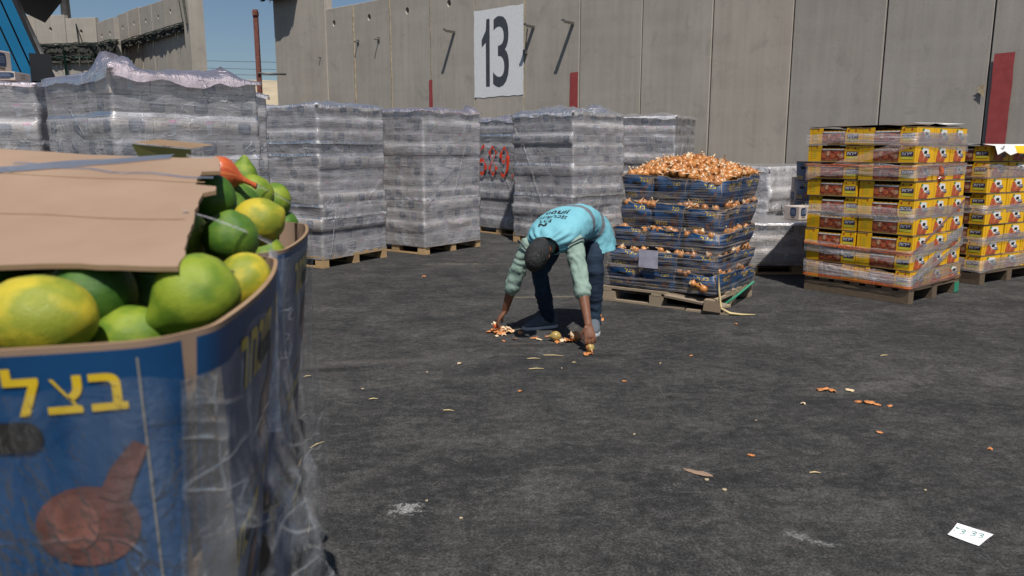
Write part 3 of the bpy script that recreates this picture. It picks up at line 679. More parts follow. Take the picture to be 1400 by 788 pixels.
def top_cover(LX, LY, z, mat, seed, amp, hang=0.10, knots=(), n=30):
    """loose crumpled sheet over the top; hangs down a little all round"""
    rows = []
    for i in range(n+1):
        row = []
        for j in range(n+1):
            u, v = -0.10+1.2*i/n, -0.10+1.2*j/n
            cx, cy = min(max(u, 0), 1), min(max(v, 0), 1); ox, oy = u-cx, v-cy; o_ = max(abs(ox), abs(oy))
            x, y = cx*LX, cy*LY
            e = min(cx, 1-cx, cy, 1-cy)*2
            h = amp*(0.35+0.65*min(1, e*3))*max(0.05, 0.55+1.1*fbm((x*2.1+seed, y*2.1, seed*0.7), 1.0, 4))
            h += amp*0.22*fbm((x*9, y*9, seed), 1.0, 3)
            for (kx, ky, kr, kh) in knots:
                d = math.hypot(x-kx, y-ky)/kr
                if d < 1: h += kh*(1-d*d)*(0.75+0.5*fbm((x*14, y*14, seed), 1.0, 3))
            zz = z+0.004+max(0.0, h)
            if o_ > 0:
                k = o_/0.10; zz = z+0.004+max(0, h)*(1-k) - k*hang*(0.7+0.7*fbm((x*3, y*3, seed+3)))
                x += math.copysign(0.012+0.012*k+0.012*abs(fbm((y*7, zz*7, seed))), ox) if ox else 0
                y += math.copysign(0.012+0.012*k+0.012*abs(fbm((x*7, zz*7, seed+1))), oy) if oy else 0
            row.append((x, y, zz))
        rows.append(row)
    mb = MB(); mb.grid(rows, 0, True); return mb.mesh('top_sheet', [mat])

def grey_load(label, near, ang, LX, LY, nl, cover='film_top', cover_amp=0.07, seed=1.0, steps=(), knots=(), pal=True, pal_label=None, group='wrapped loads of pale cartons', z0=0.145, hang=0.10, jit=0.011, film='film', amp=0.012):
    rnd = random.Random(int(seed*101))
    if pal: pallet(near, ang, LX, LY, pal_label or ('pallet under the ' + ' '.join(label.split()[:11]).rstrip(',')), 'pallet_wood')
    t = thing('wrapped_load', label, 'wrapped load', (near[0], near[1], 0), ang, group)
    h = 0.15; layers = []
    dx = dy = 0.0
    for k in range(nl):
        if k in steps: dx, dy = rnd.uniform(-0.022, 0.022), rnd.uniform(-0.022, 0.022)
        jx, jy = dx+rnd.uniform(-jit, jit), dy+rnd.uniform(-jit, jit)
        layers.append((z0+k*h, z0+(k+1)*h, jx, jy))
        swap = k % 2 == 1
        nx, ny = (4, 3) if swap else (3, 4)
        sx, sy = LX/1.2, LY/1.2
        for i in range(nx):
            for j in range(ny):
                if 0 < i < nx-1 and 0 < j < ny-1 and k < nl-1: continue
                me = CARTON[rnd.choice((0, 0, 1, 2))]; flip = rnd.random() < 0.5
                o = obj('carton', me, t)
                cx, cy = LX/nx, LY/ny
                px, py = jx+i*cx, jy+j*cy
                if not swap:
                    o.scale = (sx, sy, 1); o.location = (px+(cx if flip else 0), py+(cy if flip else 0), z0+k*h); o.rotation_euler = (0, 0, math.pi if flip else 0)
                else:
                    o.scale = (sy, sx, 1); a = math.pi/2 if not flip else -math.pi/2
                    o.location = (px+(cx if not flip else 0), py+(cy if flip else 0), z0+k*h); o.rotation_euler = (0, 0, a)
                o.location.x += rnd.uniform(-0.002, 0.002); o.location.y += rnd.uniform(-0.002, 0.002)
    obj('stretch_film', wrap_mesh(LX, LY, layers, max(0.1, z0-0.04), film, seed*3.7, amp), t)
    # lips where the film doubles over a shifted layer
    zt = z0+nl*h; ring = rect_ring(LX, LY)
    for k in steps:
        (za, zb, jx, jy) = layers[k]; rows = []
        for q, (dz, o_) in enumerate(((0.030, 0.006), (0.010, 0.013), (-0.004, 0.020), (-0.012, 0.015))):
            rows.append([(x+jx+n_[0]*(o_+0.006*fbm((x*5+k, y*5, seed))), y+jy+n_[1]*(o_+0.006*fbm((x*5+k, y*5, seed))), za+dz+0.008*fbm((x*3, y*3, seed+k))) for (x, y, n_) in ring])
        mb = MB(); mb.grid(rows, 0, True, True); obj('film_lip', mb.mesh('film_lip', ['film_lip']), t)
    # taut diagonal pulls in the film, in fans of thin bright ridges
    for q in range(4):
        face = rnd.choice('SSW'); L = LX if face == 'S' else LY
        s0 = rnd.uniform(0.1, 0.9)*L; za = rnd.uniform(z0+0.25, zt-0.1); mb = MB()
        for r_ in range(rnd.choice((2, 3, 4))):
            s1 = min(L-0.01, max(0.01, s0+rnd.uniform(-0.55, 0.55))); zb = min(zt-0.02, max(z0+0.03, za+rnd.uniform(-1.0, 0.5)))
            P = []
            for k in range(11):
                u = k/10; wv = 0.0035*math.sin(math.pi*min(0.97, max(0.03, u)))*(1+0.5*fbm((u*6, q, seed+r_)))
                s_ = s0+(s1-s0)*u+0.010*fbm((u*3, q*5, seed+r_)); z = za+(zb-za)*u; base = 0.019
                P.append([(s_-wv, -base, z), (s_, -base-0.004, z+0.001), (s_+wv, -base, z)] if face == 'S' else [(-base, s_-wv, z), (-base-0.004, s_, z+0.001), (-base, s_+wv, z)])
            mb.grid(P, 0, True)
        o = obj('film_fold', mb.mesh('film_fold', ['film_lip']), t); o['kind'] = 'stuff'
    if cover: obj('top_sheet', top_cover(LX, LY, zt, cover, seed, cover_amp, hang, knots), t)
    return t

def place_loads():
    A53 = math.atan2(0.8, 0.6)
    big = grey_load('large film-wrapped carton stack with puffed film knot, right behind the fruit crates', (-2.70, 5.34), A53, 1.15, 1.0, 12, 'film_pink', 0.05, 2.3, (3, 8, 10), ((0.06, 0.12, 0.17, 0.15), (0.9, 0.1, 0.12, 0.07), (1.06, 0.3, 0.12, 0.08)), hang=0.09)
    grey_load('film-wrapped carton stack cut by the left picture edge under loose cartons', (-3.80, 6.30), math.atan2(0.99, -0.1), 1.1, 1.2, 12, 'film_pink', 0.05, 5.1, (5,), hang=0.05)
    grey_load('narrow glimpse of a film-wrapped carton stack between the large stack and its right neighbour', (-3.05, 6.80), A53, 1.1, 1.0, 12, 'film_top', 0.05, 6.4, (6,))
    grey_load('film-wrapped carton stack with white top sheet, second bulge layer overhanging, left of the yard', (-2.28, 9.20), math.atan2(0.866, 0.5), 1.2, 1.15, 12, 'film_top', 0.05, 3.2, (3, 4, 8, 9), hang=0.06)
    grey_load('film-wrapped carton stack with pink top sheet below the left red wall mark', (-1.19, 10.42), A53, 1.2, 1.15, 12, 'film_pink', 0.05, 4.4, (4,), ((0.0, 0.9, 0.2, 0.08), (1.1, 0.1, 0.13, 0.07)), hang=0.05)
    s = grey_load('film-wrapped carton stack sprayed 689 in red, set back below the painted 13', (0.20, 12.62), R(45), 1.15, 1.2, 12, 'film_pink', 0.06, 7.7, (10,), amp=0.005)
    # sprayed digits on the left-hand face (x = 0), read from -x: s = -y
    pts_all = {
        '6': [(0.62, 1.0), (0.35, 0.92), (0.12, 0.62), (0.08, 0.25), (0.28, 0.0), (0.6, 0.05), (0.72, 0.3), (0.5, 0.5), (0.15, 0.42)],
        '8': [(0.62, 0.85), (0.35, 1.0), (0.12, 0.8), (0.35, 0.52), (0.68, 0.25), (0.42, 0.0), (0.12, 0.2), (0.35, 0.52), (0.68, 0.75), (0.62, 0.88)],
        '9': [(0.68, 0.75), (0.45, 1.0), (0.15, 0.85), (0.15, 0.58), (0.42, 0.48), (0.68, 0.75), (0.66, 0.35), (0.45, 0.0), (0.12, 0.05)], '.': [(0.05, 0.06), (0.12, 0.0), (0.18, 0.06)]}
    for i, ch in enumerate('689.'):
        mb = MB(); P = pts_all[ch]; dense = []
        for k in range(len(P)-1):
            for q in range(4):
                u = q/4; p0, p1, p2, p3 = P[max(k-1, 0)], P[k], P[k+1], P[min(k+2, len(P)-1)]
                dense.append(tuple(0.5*((2*p1[c])+(-p0[c]+p2[c])*u+(2*p0[c]-5*p1[c]+4*p2[c]-p3[c])*u*u+(-p0[c]+3*p1[c]-3*p2[c]+p3[c])*u**3) for c in (0, 1)))
        dense.append(P[-1]); rows = []
        for k, (a, b) in enumerate(dense):
            a2, b2 = dense[min(k+1, len(dense)-1)]; a1, b1 = dense[max(k-1, 0)]; tx, tz = a2-a1, b2-b1; L = math.hypot(tx, tz) or 1; nx_, nz_ = -tz/L, tx/L
            wd = 0.032*(1+0.25*fbm((k*0.4, i, 0)))
            s_ = 1.10-(i*0.275+a*0.30); z = 1.02+b*0.46-0.012*i
            rows.append([(-0.0335, s_+nx_*wd, z+nz_*wd), (-0.034, s_, z), (-0.0335, s_-nx_*wd, z-nz_*wd)])
        mb.grid(rows, 0, True); obj('sprayed_digit', mb.mesh('sprayed_digit', ['red_spray']), s)
    grey_load('film-wrapped carton stack with billowing white top sheet, directly behind the bending person', (0.865, 11.15), R(45), 1.2, 1.2, 12, 'film_top', 0.09, 8.1, (4, 7), ((0.2, 0.7, 0.3, 0.05), (0.9, 0.2, 0.25, 0.07)), hang=0.06)
    grey_load('film-wrapped carton stack farthest right of the tall ones, behind the onion heap', (2.6, 12.45), math.atan2(0.88, 0.47), 1.2, 1.2, 12, 'film_top', 0.05, 9.3, (6,), hang=0.05)
    grey_load('chest-high carton stack in cloudy loose film, between onion heap and yellow cartons', (3.44, 10.40), R(45), 1.05, 1.1, 7, 'film_top', 0.03, 10.6, (3,), film='film_top')
    low = grey_load('low three-layer film-wrapped carton stack with a loose carton on top', (3.90, 8.76), R(90), 1.0, 1.2, 3, 'film_top', 0.012, 11.9, (), hang=0.04)
    # loose cartons
    def carton(label, loc, rz, var, sc=(1, 1, 1), group=None): return tag(obj('carton', CARTON[var], None, loc, rz, sc), label, 'carton', group)
    carton('loose carton standing on the low wrapped stack', (3.33, 8.92, 0.615), R(28), 1, (0.75, 0.75, 1.05))
    for k in range(6):
        carton('pale carton in the narrow column behind the low stack, %s from bottom' % ('first', 'second', 'third', 'fourth', 'fifth', 'sixth')[k], (3.76+0.008*(k % 2), 10.15, 0.003+k*0.178), 0.05, (0, 2, 1)[k % 3], (0.8, 0.9, 1.18), 'column of pale cartons behind the low stack')
    carton('opened flat carton lying on the leftmost stack beside the truck', (-5.05, 7.0, 2.03), R(4), 2, (1.6, 0.9, 0.5))
    carton('brown carton with dark blue badge on the leftmost stack beside the truck', (-5.06, 7.02, 2.107), R(-3), 0, (1.15, 1, 1.3))
place_loads()

# ================================================================== yellow fruit cartons
def yellow_carton_mesh():
    """0.4 (x) x 0.6 (y) x 0.165 open fruit tray; the long face x=0 has a cut-out, the short face y=0 a hand hole"""
    mb = MB(); W_, D_, H_ = 0.394, 0.594, 0.160; t = 0.006
    m = ['yellow', 'fruit_print', 'dark_gap', 'navy_label', 'label_white', 'peach_print', 'leaf_green', 'card_edge', 'print_red', 'yellow_pale', 'ink']
    # bottom
    mb.box((0.003, 0.003, 0.0), (W_, D_, t), 7)
    for xa in (0.003, W_-t):           # long sides, each with a lowered middle
        mb.box((xa, 0.003, t), (xa+t, 0.155, H_), 0); mb.box((xa, 0.435, t), (xa+t, D_, H_), 0); mb.box((xa, 0.155, t), (xa+t, 0.435, 0.132), 0)
    for ya in (0.003, D_-t): mb.box((0.003+t, ya, t), (W_-t, ya+t, H_), 0)
    mb.box((0.02, 0.02, 0.115), (W_-0.02, D_-0.02, 0.123), 1)                       # packed fruit inside
    mb.box((0.0, 0.0, H_-0.004), (W_+0.003, 0.12, H_), 7); mb.box((0.0, D_-0.12, H_-0.004), (W_+0.003, D_+0.003, H_), 7)
    e = 0.0015
    for sgn in (0, 1):
        S = (lambda s, z: (0.003-e, 0.6-s, z)) if sgn == 0 else (lambda s, z: (W_+e, s, z))
        Sp = (lambda s, z: (0.003-2.4*e, 0.6-s, z)) if sgn == 0 else (lambda s, z: (W_+2.4*e, s, z))
        # fruit picture with an uneven upper outline
        up = [(0.165+0.27*k/14, 0.128+0.004*math.sin(k*2.3)) for k in range(15)]
        poly(mb, [(0.165, 0.012)]+[(0.435, 0.012)]+list(reversed(up)), S, 1)
        poly(mb, rrect(0.30, 0.120, 0.26, 0.010, 0.004, 1), Sp, 4)
        for k in range(5): poly(mb, ell(0.20+0.05*k, 0.060+0.022*(k % 2), 0.027, 0.026, 8), Sp, 5)
        poly(mb, rrect(0.52, 0.082, 0.125, 0.042, 0.004, 1), S, 3)
        pts, fs = text2d('תוריפ', 0.026, 0.02, 1.05); put_flat(mb, [(x+0.52, y+0.083) for x, y in pts], fs, Sp, 4)
        poly(mb, rrect(0.52, 0.045, 0.12, 0.022, 0.004, 1), S, 9)
        for k in range(6): poly(mb, rrect(0.045, 0.035+0.02*k, 0.006, 0.010, 0.002, 1), S, 8)
        for k in range(5): poly(mb, rrect(0.085+0.0*k, 0.04+0.018*k, 0.045, 0.005, 0.001, 1), S, 9)
        poly(mb, ell(0.47, 0.135, 0.010, 0.012, 7), S, 8); poly(mb, ell(0.55, 0.135, 0.010, 0.012, 7), S, 8); poly(mb, ell(0.11, 0.14, 0.008, 0.010, 7), S, 8)
    for sgn in (0, 1):
        S = (lambda s, z: (s, 0.003-e, z)) if sgn == 0 else (lambda s, z: (0.4-s, D_+e, z))
        S2 = (lambda s, z: (s, 0.003-2*e, z)) if sgn == 0 else (lambda s, z: (0.4-s, D_+2*e, z))
        S3 = (lambda s, z: (s, 0.003-3*e, z)) if sgn == 0 else (lambda s, z: (0.4-s, D_+3*e, z))
        poly(mb, [(0.12, 0.04), (0.28, 0.03), (0.30, 0.07), (0.285, 0.132), (0.17, 0.138), (0.13, 0.10)], S, 4)
        poly(mb, [(0.08, 0.012), (0.27, 0.006), (0.30, 0.035), (0.25, 0.055), (0.19, 0.075), (0.15, 0.11), (0.11, 0.115), (0.09, 0.07)], S2, 5)
        poly(mb, ell(0.145, 0.133, 0.022, 0.014, 8, 0.4), S2, 6)
        poly(mb, rrect(0.225, 0.098, 0.062, 0.027, 0.012, 3), S3, 2)
        poly(mb, rrect(0.285, 0.062, 0.085, 0.034, 0.004, 1), S2, 3)
        pts, fs = text2d('תוריפ', 0.02, 0.02, 1.0); put_flat(mb, [(x+0.285, y+0.063) for x, y in pts], fs, S3, 4)
        for k in range(7): poly(mb, ell(0.045, 0.03+0.018*k, 0.006, 0.005, 6), S, 8)
    return mb.mesh('yellow_carton', m)
YCARTON = yellow_carton_mesh()

def band(parent, LX, LY, prof, mat, off=0.012, lean=(0, 0), zref=1.0, name='film_band', seed=0.0, faces='WS'):
    """ribbon of stretch film round a load: prof(u) -> (z, half height) where u runs 0..1 over left face then right face"""
    rows = []; n = 44
    tot = LY+LX
    for k in range(n+1):
        u = k/n; d = u*tot
        if d < LY: x, y, nn = 0, LY-d, (-1, 0)
        else: x, y, nn = d-LY, 0, (0, -1)
        if abs(d-LY) < 0.03: nn = (-0.7, -0.7)
        z, hh = prof(u); col = []
        for q in range(5):
            v = -1+q*0.5; zz = z+hh*v*(1+0.35*fbm((u*5+seed, v*2, seed))) + 0.006*fbm((u*9, v, seed))
            o_ = off+0.004*fbm((u*14+seed, v*3, seed))+0.003*(q % 2)
            lx, ly = lean[0]*zz/zref, lean[1]*zz/zref
            col.append((x+nn[0]*o_+lx, y+nn[1]*o_+ly, zz))
        rows.append(col)
    mb = MB(); mb.grid(rows, 0, True); obj(name, mb.mesh(name, [mat]), parent)

def yellow_load(label, pl, near, ang, nrow, lean, bands, mat='old_wood', seed=1, k=1.0):
    rnd = random.Random(seed); LX = LY = 1.2; sc = k; H_ = 0.165
    pallet(near, ang, LX*sc, LY*sc, pl, mat, skid=True)
    t = thing('carton_load', label, 'carton load', (near[0], near[1], 0), ang, 'loads of yellow fruit cartons'); t.scale = (sc, sc, 1.0)
    z0 = 0.146; top = nrow*H_
    for k in range(nrow):
        lx, ly = lean[0]*(k*H_)/top, lean[1]*(k*H_)/top
        for i in range(3):
            for j in range(2):
                o = obj('fruit_carton', YCARTON, t, (i*0.4+lx+rnd.uniform(-0.012, 0.010), j*0.6+ly+rnd.uniform(-0.010, 0.010), z0+k*H_), rnd.uniform(-0.018, 0.018)); o.rotation_euler = (rnd.uniform(-0.006, 0.006), rnd.uniform(-0.006, 0.006), o.rotation_euler[2])
    for b_ in bands: band(t, LX, LY, b_[0], b_[1], b_[2] if len(b_) > 2 else 0.014, lean, top, seed=seed+len(b_)*1.3+random.random()*9)
    return t, z0+top

def place_yellow():
    ang = math.atan2(0.735, 0.868)      # right-hand face runs away to the right
    ang = R(38)
    def flat(z, h): return lambda u: (z, h)
    def lin(za, zb, h): return lambda u: (za+(zb-za)*u, h)
    def tri(za, zb, zc, h): return lambda u: ((za+(zb-za)*min(1, u*2)) if u < 0.5 else (zb+(zc-zb)*(u*2-1)), h)
    z0 = 0.146
    B = [(flat(1.52, 0.05), 'film_band'), (tri(1.15, 1.50, 1.45, 0.04), 'film_rose', 0.018), (flat(1.23, 0.055), 'film_band'), (tri(1.27, 1.26, 1.28, 0.014), 'film_orange', 0.020),
         (flat(0.83, 0.06), 'film_band'), (tri(0.46, 0.44, 0.62, 0.055), 'film_band'), (tri(0.49, 0.47, 0.93, 0.016), 'film_orange', 0.02),
         (tri(0.26, 0.22, 0.27, 0.06), 'film_rose'), (tri(0.22, 0.22, 0.66, 0.04), 'film_band', 0.019), (tri(0.17, 0.16, 0.18, 0.015), 'film_orange', 0.02), (tri(0.28, 0.2, 0.52, 0.03), 'film_band', 0.022)]
    t, zt = yellow_load('tall stack of yellow fruit cartons bound with film bands and orange strapping', 'weathered dark pallet under the taller yellow carton stack', (3.68, 7.0), ang, 9, (-0.05, 0.05), B, 'old_wood', 3, k=0.885)
    # knotted orange strap tail
    mb = MB(); P = [(0.52, -0.035, 1.28), (0.55, -0.05, 1.24), (0.56, -0.05, 1.19), (0.53, -0.045, 1.13), (0.5, -0.04, 1.08)]; mb.tube([(x-0.03, y+0.07, z) for x, y, z in P], [0.01, 0.03, 0.032, 0.02, 0.006], 7); obj('strap_knot', mb.mesh('strap_knot', ['film_orange']), t)
    # sheet of card on top
    mb = MB(); rows = []
    for i in range(9):
        rows.append([(-0.02+1.2*i/8, 0.08+1.18*j/8, zt+0.012+0.012*fbm((i*0.6, j*0.6, 2))+(0.02 if i in (3, 4) else 0)) for j in range(9)])
    mb.grid(rows, 0, True); obj('card_sheet', mb.mesh('card_sheet', ['ink']), t)
    mb = MB(); mb.add([(0.5, 0.05, zt+0.02), (1.0, 0.02, zt+0.035), (1.05, 0.3, zt+0.05), (0.5, 0.35, zt+0.045)], [(0, 1, 2, 3)]); obj('paper_sheet', mb.mesh('paper_sheet', ['label_white']), t)
    B2 = [(flat(1.17, 0.05), 'film_rose'), (flat(0.80, 0.045), 'film_band'), (tri(0.47, 0.47, 0.50, 0.045), 'film_band'), (tri(0.20, 0.2, 0.25, 0.06), 'film_band'), (tri(0.9, 1.25, 1.2, 0.02), 'film_rose', 0.02)]
    t2, zt = yellow_load('shorter stack of yellow fruit cartons cut by the right picture edge', 'weathered dark pallet under the shorter yellow carton stack', (4.97, 8.05), math.atan2(0.52, 0.855), 8, (-0.02, 0.03), B2, 'old_wood', 8)
    # a printed cover sheet draped over its top and hanging over the right-hand face
    mb = MB(); rows = []
    for i in range(11):
        x = -0.03+1.26*i/10; row = []
        for j in range(10):
            y = -0.16+1.2*j/9; z = zt+0.012+0.01*fbm((x*5, y*5, 1)); yy = y
            if y < 0: z = zt+0.012+y*0.75*(0.8+0.6*fbm((x*4, 0, 2))); yy = -0.02+y*0.25
            row.append((x, yy, z))
        rows.append(row)
    mb.grid(rows, 0, True, False, lambda i, j: 1 if (j == 0 and i in (3, 4, 5, 7)) else (2 if j == 0 and i == 6 else 0)); obj('cover_sheet', mb.mesh('cover_sheet', ['label_white', 'yellow', 'print_red']), t2)
    mb = MB(); mb.tube([(0.08, -0.02, zt-0.02), (0.10, -0.03, zt-0.08)], [0.05, 0.01], 5); obj('film_tail', mb.mesh('film_tail', ['film_top']), t2)
place_yellow()

# ================================================================== blue crates
CX, CY, CH = 0.575, 0.395, 0.262
def crate_surface(x_s, z, side, b=0.026, r=0.06, off=0.0):
    """outer surface of the bulging crate; side W (x=0, s from the far end to the near corner), S (y=0), E, N"""
    L = CY if side in 'WE' else CX
    u = min(max(x_s/L, 0), 1); bul = b*math.sin(math.pi*u)**0.8*(0.35+0.65*max(0, z)/CH)+off
    # rounded corner
    d = min(x_s, L-x_s); inset = 0.0
    if d < r: inset = r-math.sqrt(max(0, r*r-(r-d)**2))
    o_ = -bul+inset+0.014*(1-max(0, min(z, CH))/CH)
    if side == 'W': return (o_, CY-x_s, z)
    if side == 'S': return (x_s, o_, z)
    if side == 'E': return (CX-o_, x_s, z)
    return (CX-x_s, CY-o_, z)
def crate_mesh(dent=0.0, seed=0):
    mb = MB(); mats = ['crate_blue', 'cardboard', 'crate_text', 'crate_line', 'onion_pic', 'dark_gap', 'card_edge', 'onion_pic2']
    ring_s = []
    for side in 'SENW':
        L = CY if side in 'WE' else CX; k = 16
        ss = [0.0176, 0.025, 0.034, 0.046, 0.06]+[0.06+(L-0.12)*i/k for i in range(1, k)]+[L-0.06, L-0.046, L-0.034, L-0.025, L-0.0176]
        ring_s += [(side, s) for s in ss]
    zs = [0, 0.012, 0.03, 0.055, 0.08, 0.105, 0.13, 0.155, 0.18, 0.205, 0.23, 0.2555, CH]
    rows = [[crate_surface(s, z, sd) for sd, s in ring_s] for z in zs]
    n = len(ring_s)
    def mif(i, j):
        sd, s = ring_s[j]; L = CY if sd in 'WE' else CX
        if i == 11: return 1
        if s < 0.018 or (sd != ring_s[(j+1) % n][0]): return 1
        return 0
    mb.grid(rows, 0, True, True, mif)
    inn = [[crate_surface(s, z, sd, off=-0.006) for sd, s in ring_s] for z in (CH, 0.12, 0.006)]
    mb.grid([rows[-1], inn[0]], 6, False, True)
    mb.grid(inn, 1, True, True)
    mb.add(inn[-1], [tuple(range(n))], 1); mb.add(rows[0], [tuple(reversed(range(n)))], 1)
    for sd in 'WSEN':
        L = CY if sd in 'WE' else CX
        S = lambda s, z: crate_surface(s, z, sd, off=0.0016)
        S2 = lambda s, z: crate_surface(s, z, sd, off=0.0026)
        R_ = L-0.035
        pts, fs = text2d('לצב', 0.046, 0.022, 1.0)
        if sd in 'WE':
            put_flat(mb, [(x+L-0.112, y+0.221) for x, y in pts], fs, S, 2)
            pts, fs = text2d('רחבומ', 0.042, 0.03, 0.9); put_flat(mb, [(x+0.12, y+0.055) for x, y in pts], fs, S, 2)
            ox = 0.285
        else:
            pts2, fs2 = text2d('רחבומ', 0.066, 0.03, 0.72); put_flat(mb, [(x+0.235, y+0.192) for x, y in pts2], fs2, S, 2)
            put_flat(mb, [(x+L-0.12, y+0.205) for x, y in pts], fs, S, 2); ox = 0.33
        # thin fold line, onion picture, hand hole
        for zz in range(10):
            z0_, z1_ = 0.012+0.0235*zz, 0.012+0.0235*(zz+1); poly(mb, [(L-0.052, z0_), (L-0.050, z0_), (L-0.050, z1_), (L-0.052, z1_)], S, 3)
        on = []
        for k in range(18):
            a = -math.pi/2+2*math.pi*k/18; rr = 0.05*(1-0.08*math.sin(a)); px, pz = rr*math.cos(a), rr*0.88*math.sin(a)
            if 6 <= k <= 11: pass
            on.append((px, pz))
        on = [(x, z) for x, z in on if not (0.0 < x < 0.032 and z > 0.02)]
        body = [(ox+0.046*math.cos(a), 0.080+0.044*math.sin(a)) for a in [R(q) for q in range(95, 406, 20)]]
        neck = [(ox+0.034, 0.114), (ox+0.042, 0.132), (ox+0.050, 0.148), (ox+0.057, 0.164), (ox+0.045, 0.168), (ox+0.034, 0.154), (ox+0.018, 0.138), (ox+0.002, 0.125)]
        poly(mb, ell(ox, 0.080, 0.046, 0.043, 20), S, 4); poly(mb, [(ox+0.012, 0.112), (ox+0.036, 0.100), (ox+0.046, 0.128), (ox+0.026, 0.140)], S2, 4); poly(mb, [(ox+0.026, 0.140), (ox+0.046, 0.128), (ox+0.060, 0.158), (ox+0.048, 0.166)], S2, 4)
        poly(mb, ell(ox-0.01, 0.086, 0.020, 0.030, 14, 0.3), S2, 7)
        poly(mb, rrect(L*0.53 if sd in 'WE' else L*0.5, 0.178, 0.100, 0.030, 0.0148, 4), S2, 5)
    if dent:
        out_ = []
        for x, y, z in mb.v:
            k = 0.3+0.7*z/CH; sx_, sy_ = (x-CX/2)/(CX/2), (y-CY/2)/(CY/2)
            lo_ = 0.020*(1-z/CH); x -= sx_*lo_; y -= sy_*lo_
            out_.append((x+dent*k*0.9*fbm((x*4+seed, y*4, z*5))+0.25*dent*sx_*math.sin(math.pi*min(1, max(0, z/CH))), y+dent*k*0.9*fbm((x*4, y*4+seed, z*5+7))+0.25*dent*sy_*math.sin(math.pi*min(1, max(0, z/CH))),
                         z-dent*1.1*(z/CH)*max(0, 0.2+fbm((x*3.3+seed*2, y*3.3, 1.0)))))
        mb.v = out_
    return mb.mesh('blue_crate', mats)
CRATE = crate_mesh()
DENTED = [crate_mesh(0.042, q*3.7+1.1) for q in range(4)]
def frame(near, ang, z=0.0): return Matrix.Translation((near[0], near[1], z)) @ Matrix.Rotation(ang, 4, 'Z')

# ================================================================== onions
def onion_mesh(seed, sq=1.0, mats=('onion', 'husk_pale')):
    rnd = random.Random(seed); mb = MB(); n = 14
    prof = [(-0.034, 0.003), (-0.031, 0.014), (-0.022, 0.028), (-0.008, 0.0375), (0.006, 0.0385), (0.018, 0.033), (0.028, 0.023), (0.036, 0.0125), (0.044, 0.007), (0.056, 0.0055), (0.066, 0.0075)]
    bx, by = rnd.uniform(-0.02, 0.02), rnd.uniform(-0.02, 0.02); rows = []
    for z, r in prof:
        k = max(0, (z-0.02)/0.05)**1.5
        rows.append([((r*(1+0.05*math.sin(3*a+seed)))*math.cos(a)+bx*k, r*math.sin(a)+by*k, z*sq) for a in [2*math.pi*q/n for q in range(n)]])
    mb.grid(rows, 0, True, True, lambda i, j: 1 if i >= 8 else 0)
    mb.add(rows[0], [tuple(reversed(range(n)))], 1); mb.add(rows[-1], [tuple(range(n))], 1)
    # a loose flake of skin
    a = rnd.uniform(0, 6); P = []
    for i in range(4):
        P.append([(0.041*math.cos(a+0.25*j)*(1-0.1*i)+0.002*i*i, 0.041*math.sin(a+0.25*j)*(1-0.1*i), -0.01+0.014*i) for j in range(4)])
    mb.grid(P, 1, True); return mb.mesh('onion_%d' % seed, list(mats))
ONION = [onion_mesh(i, 0.9+0.05*i) for i in range(5)]
def onion(p, label, group, rnd, sc=1.0, me=None, up=None):
    d = Vector((rnd.uniform(-1, 1), rnd.uniform(-1, 1), rnd.uniform(-0.2, 1.2) if up is None else up)).normalized()
    mw = Matrix.Translation(p) @ d.to_track_quat('Z', 'X').to_matrix().to_4x4() @ Matrix.Scale(sc, 4)
    return tag(obj('onion', me or rnd.choice(ONION), None, mw=mw), label, 'onion', group)

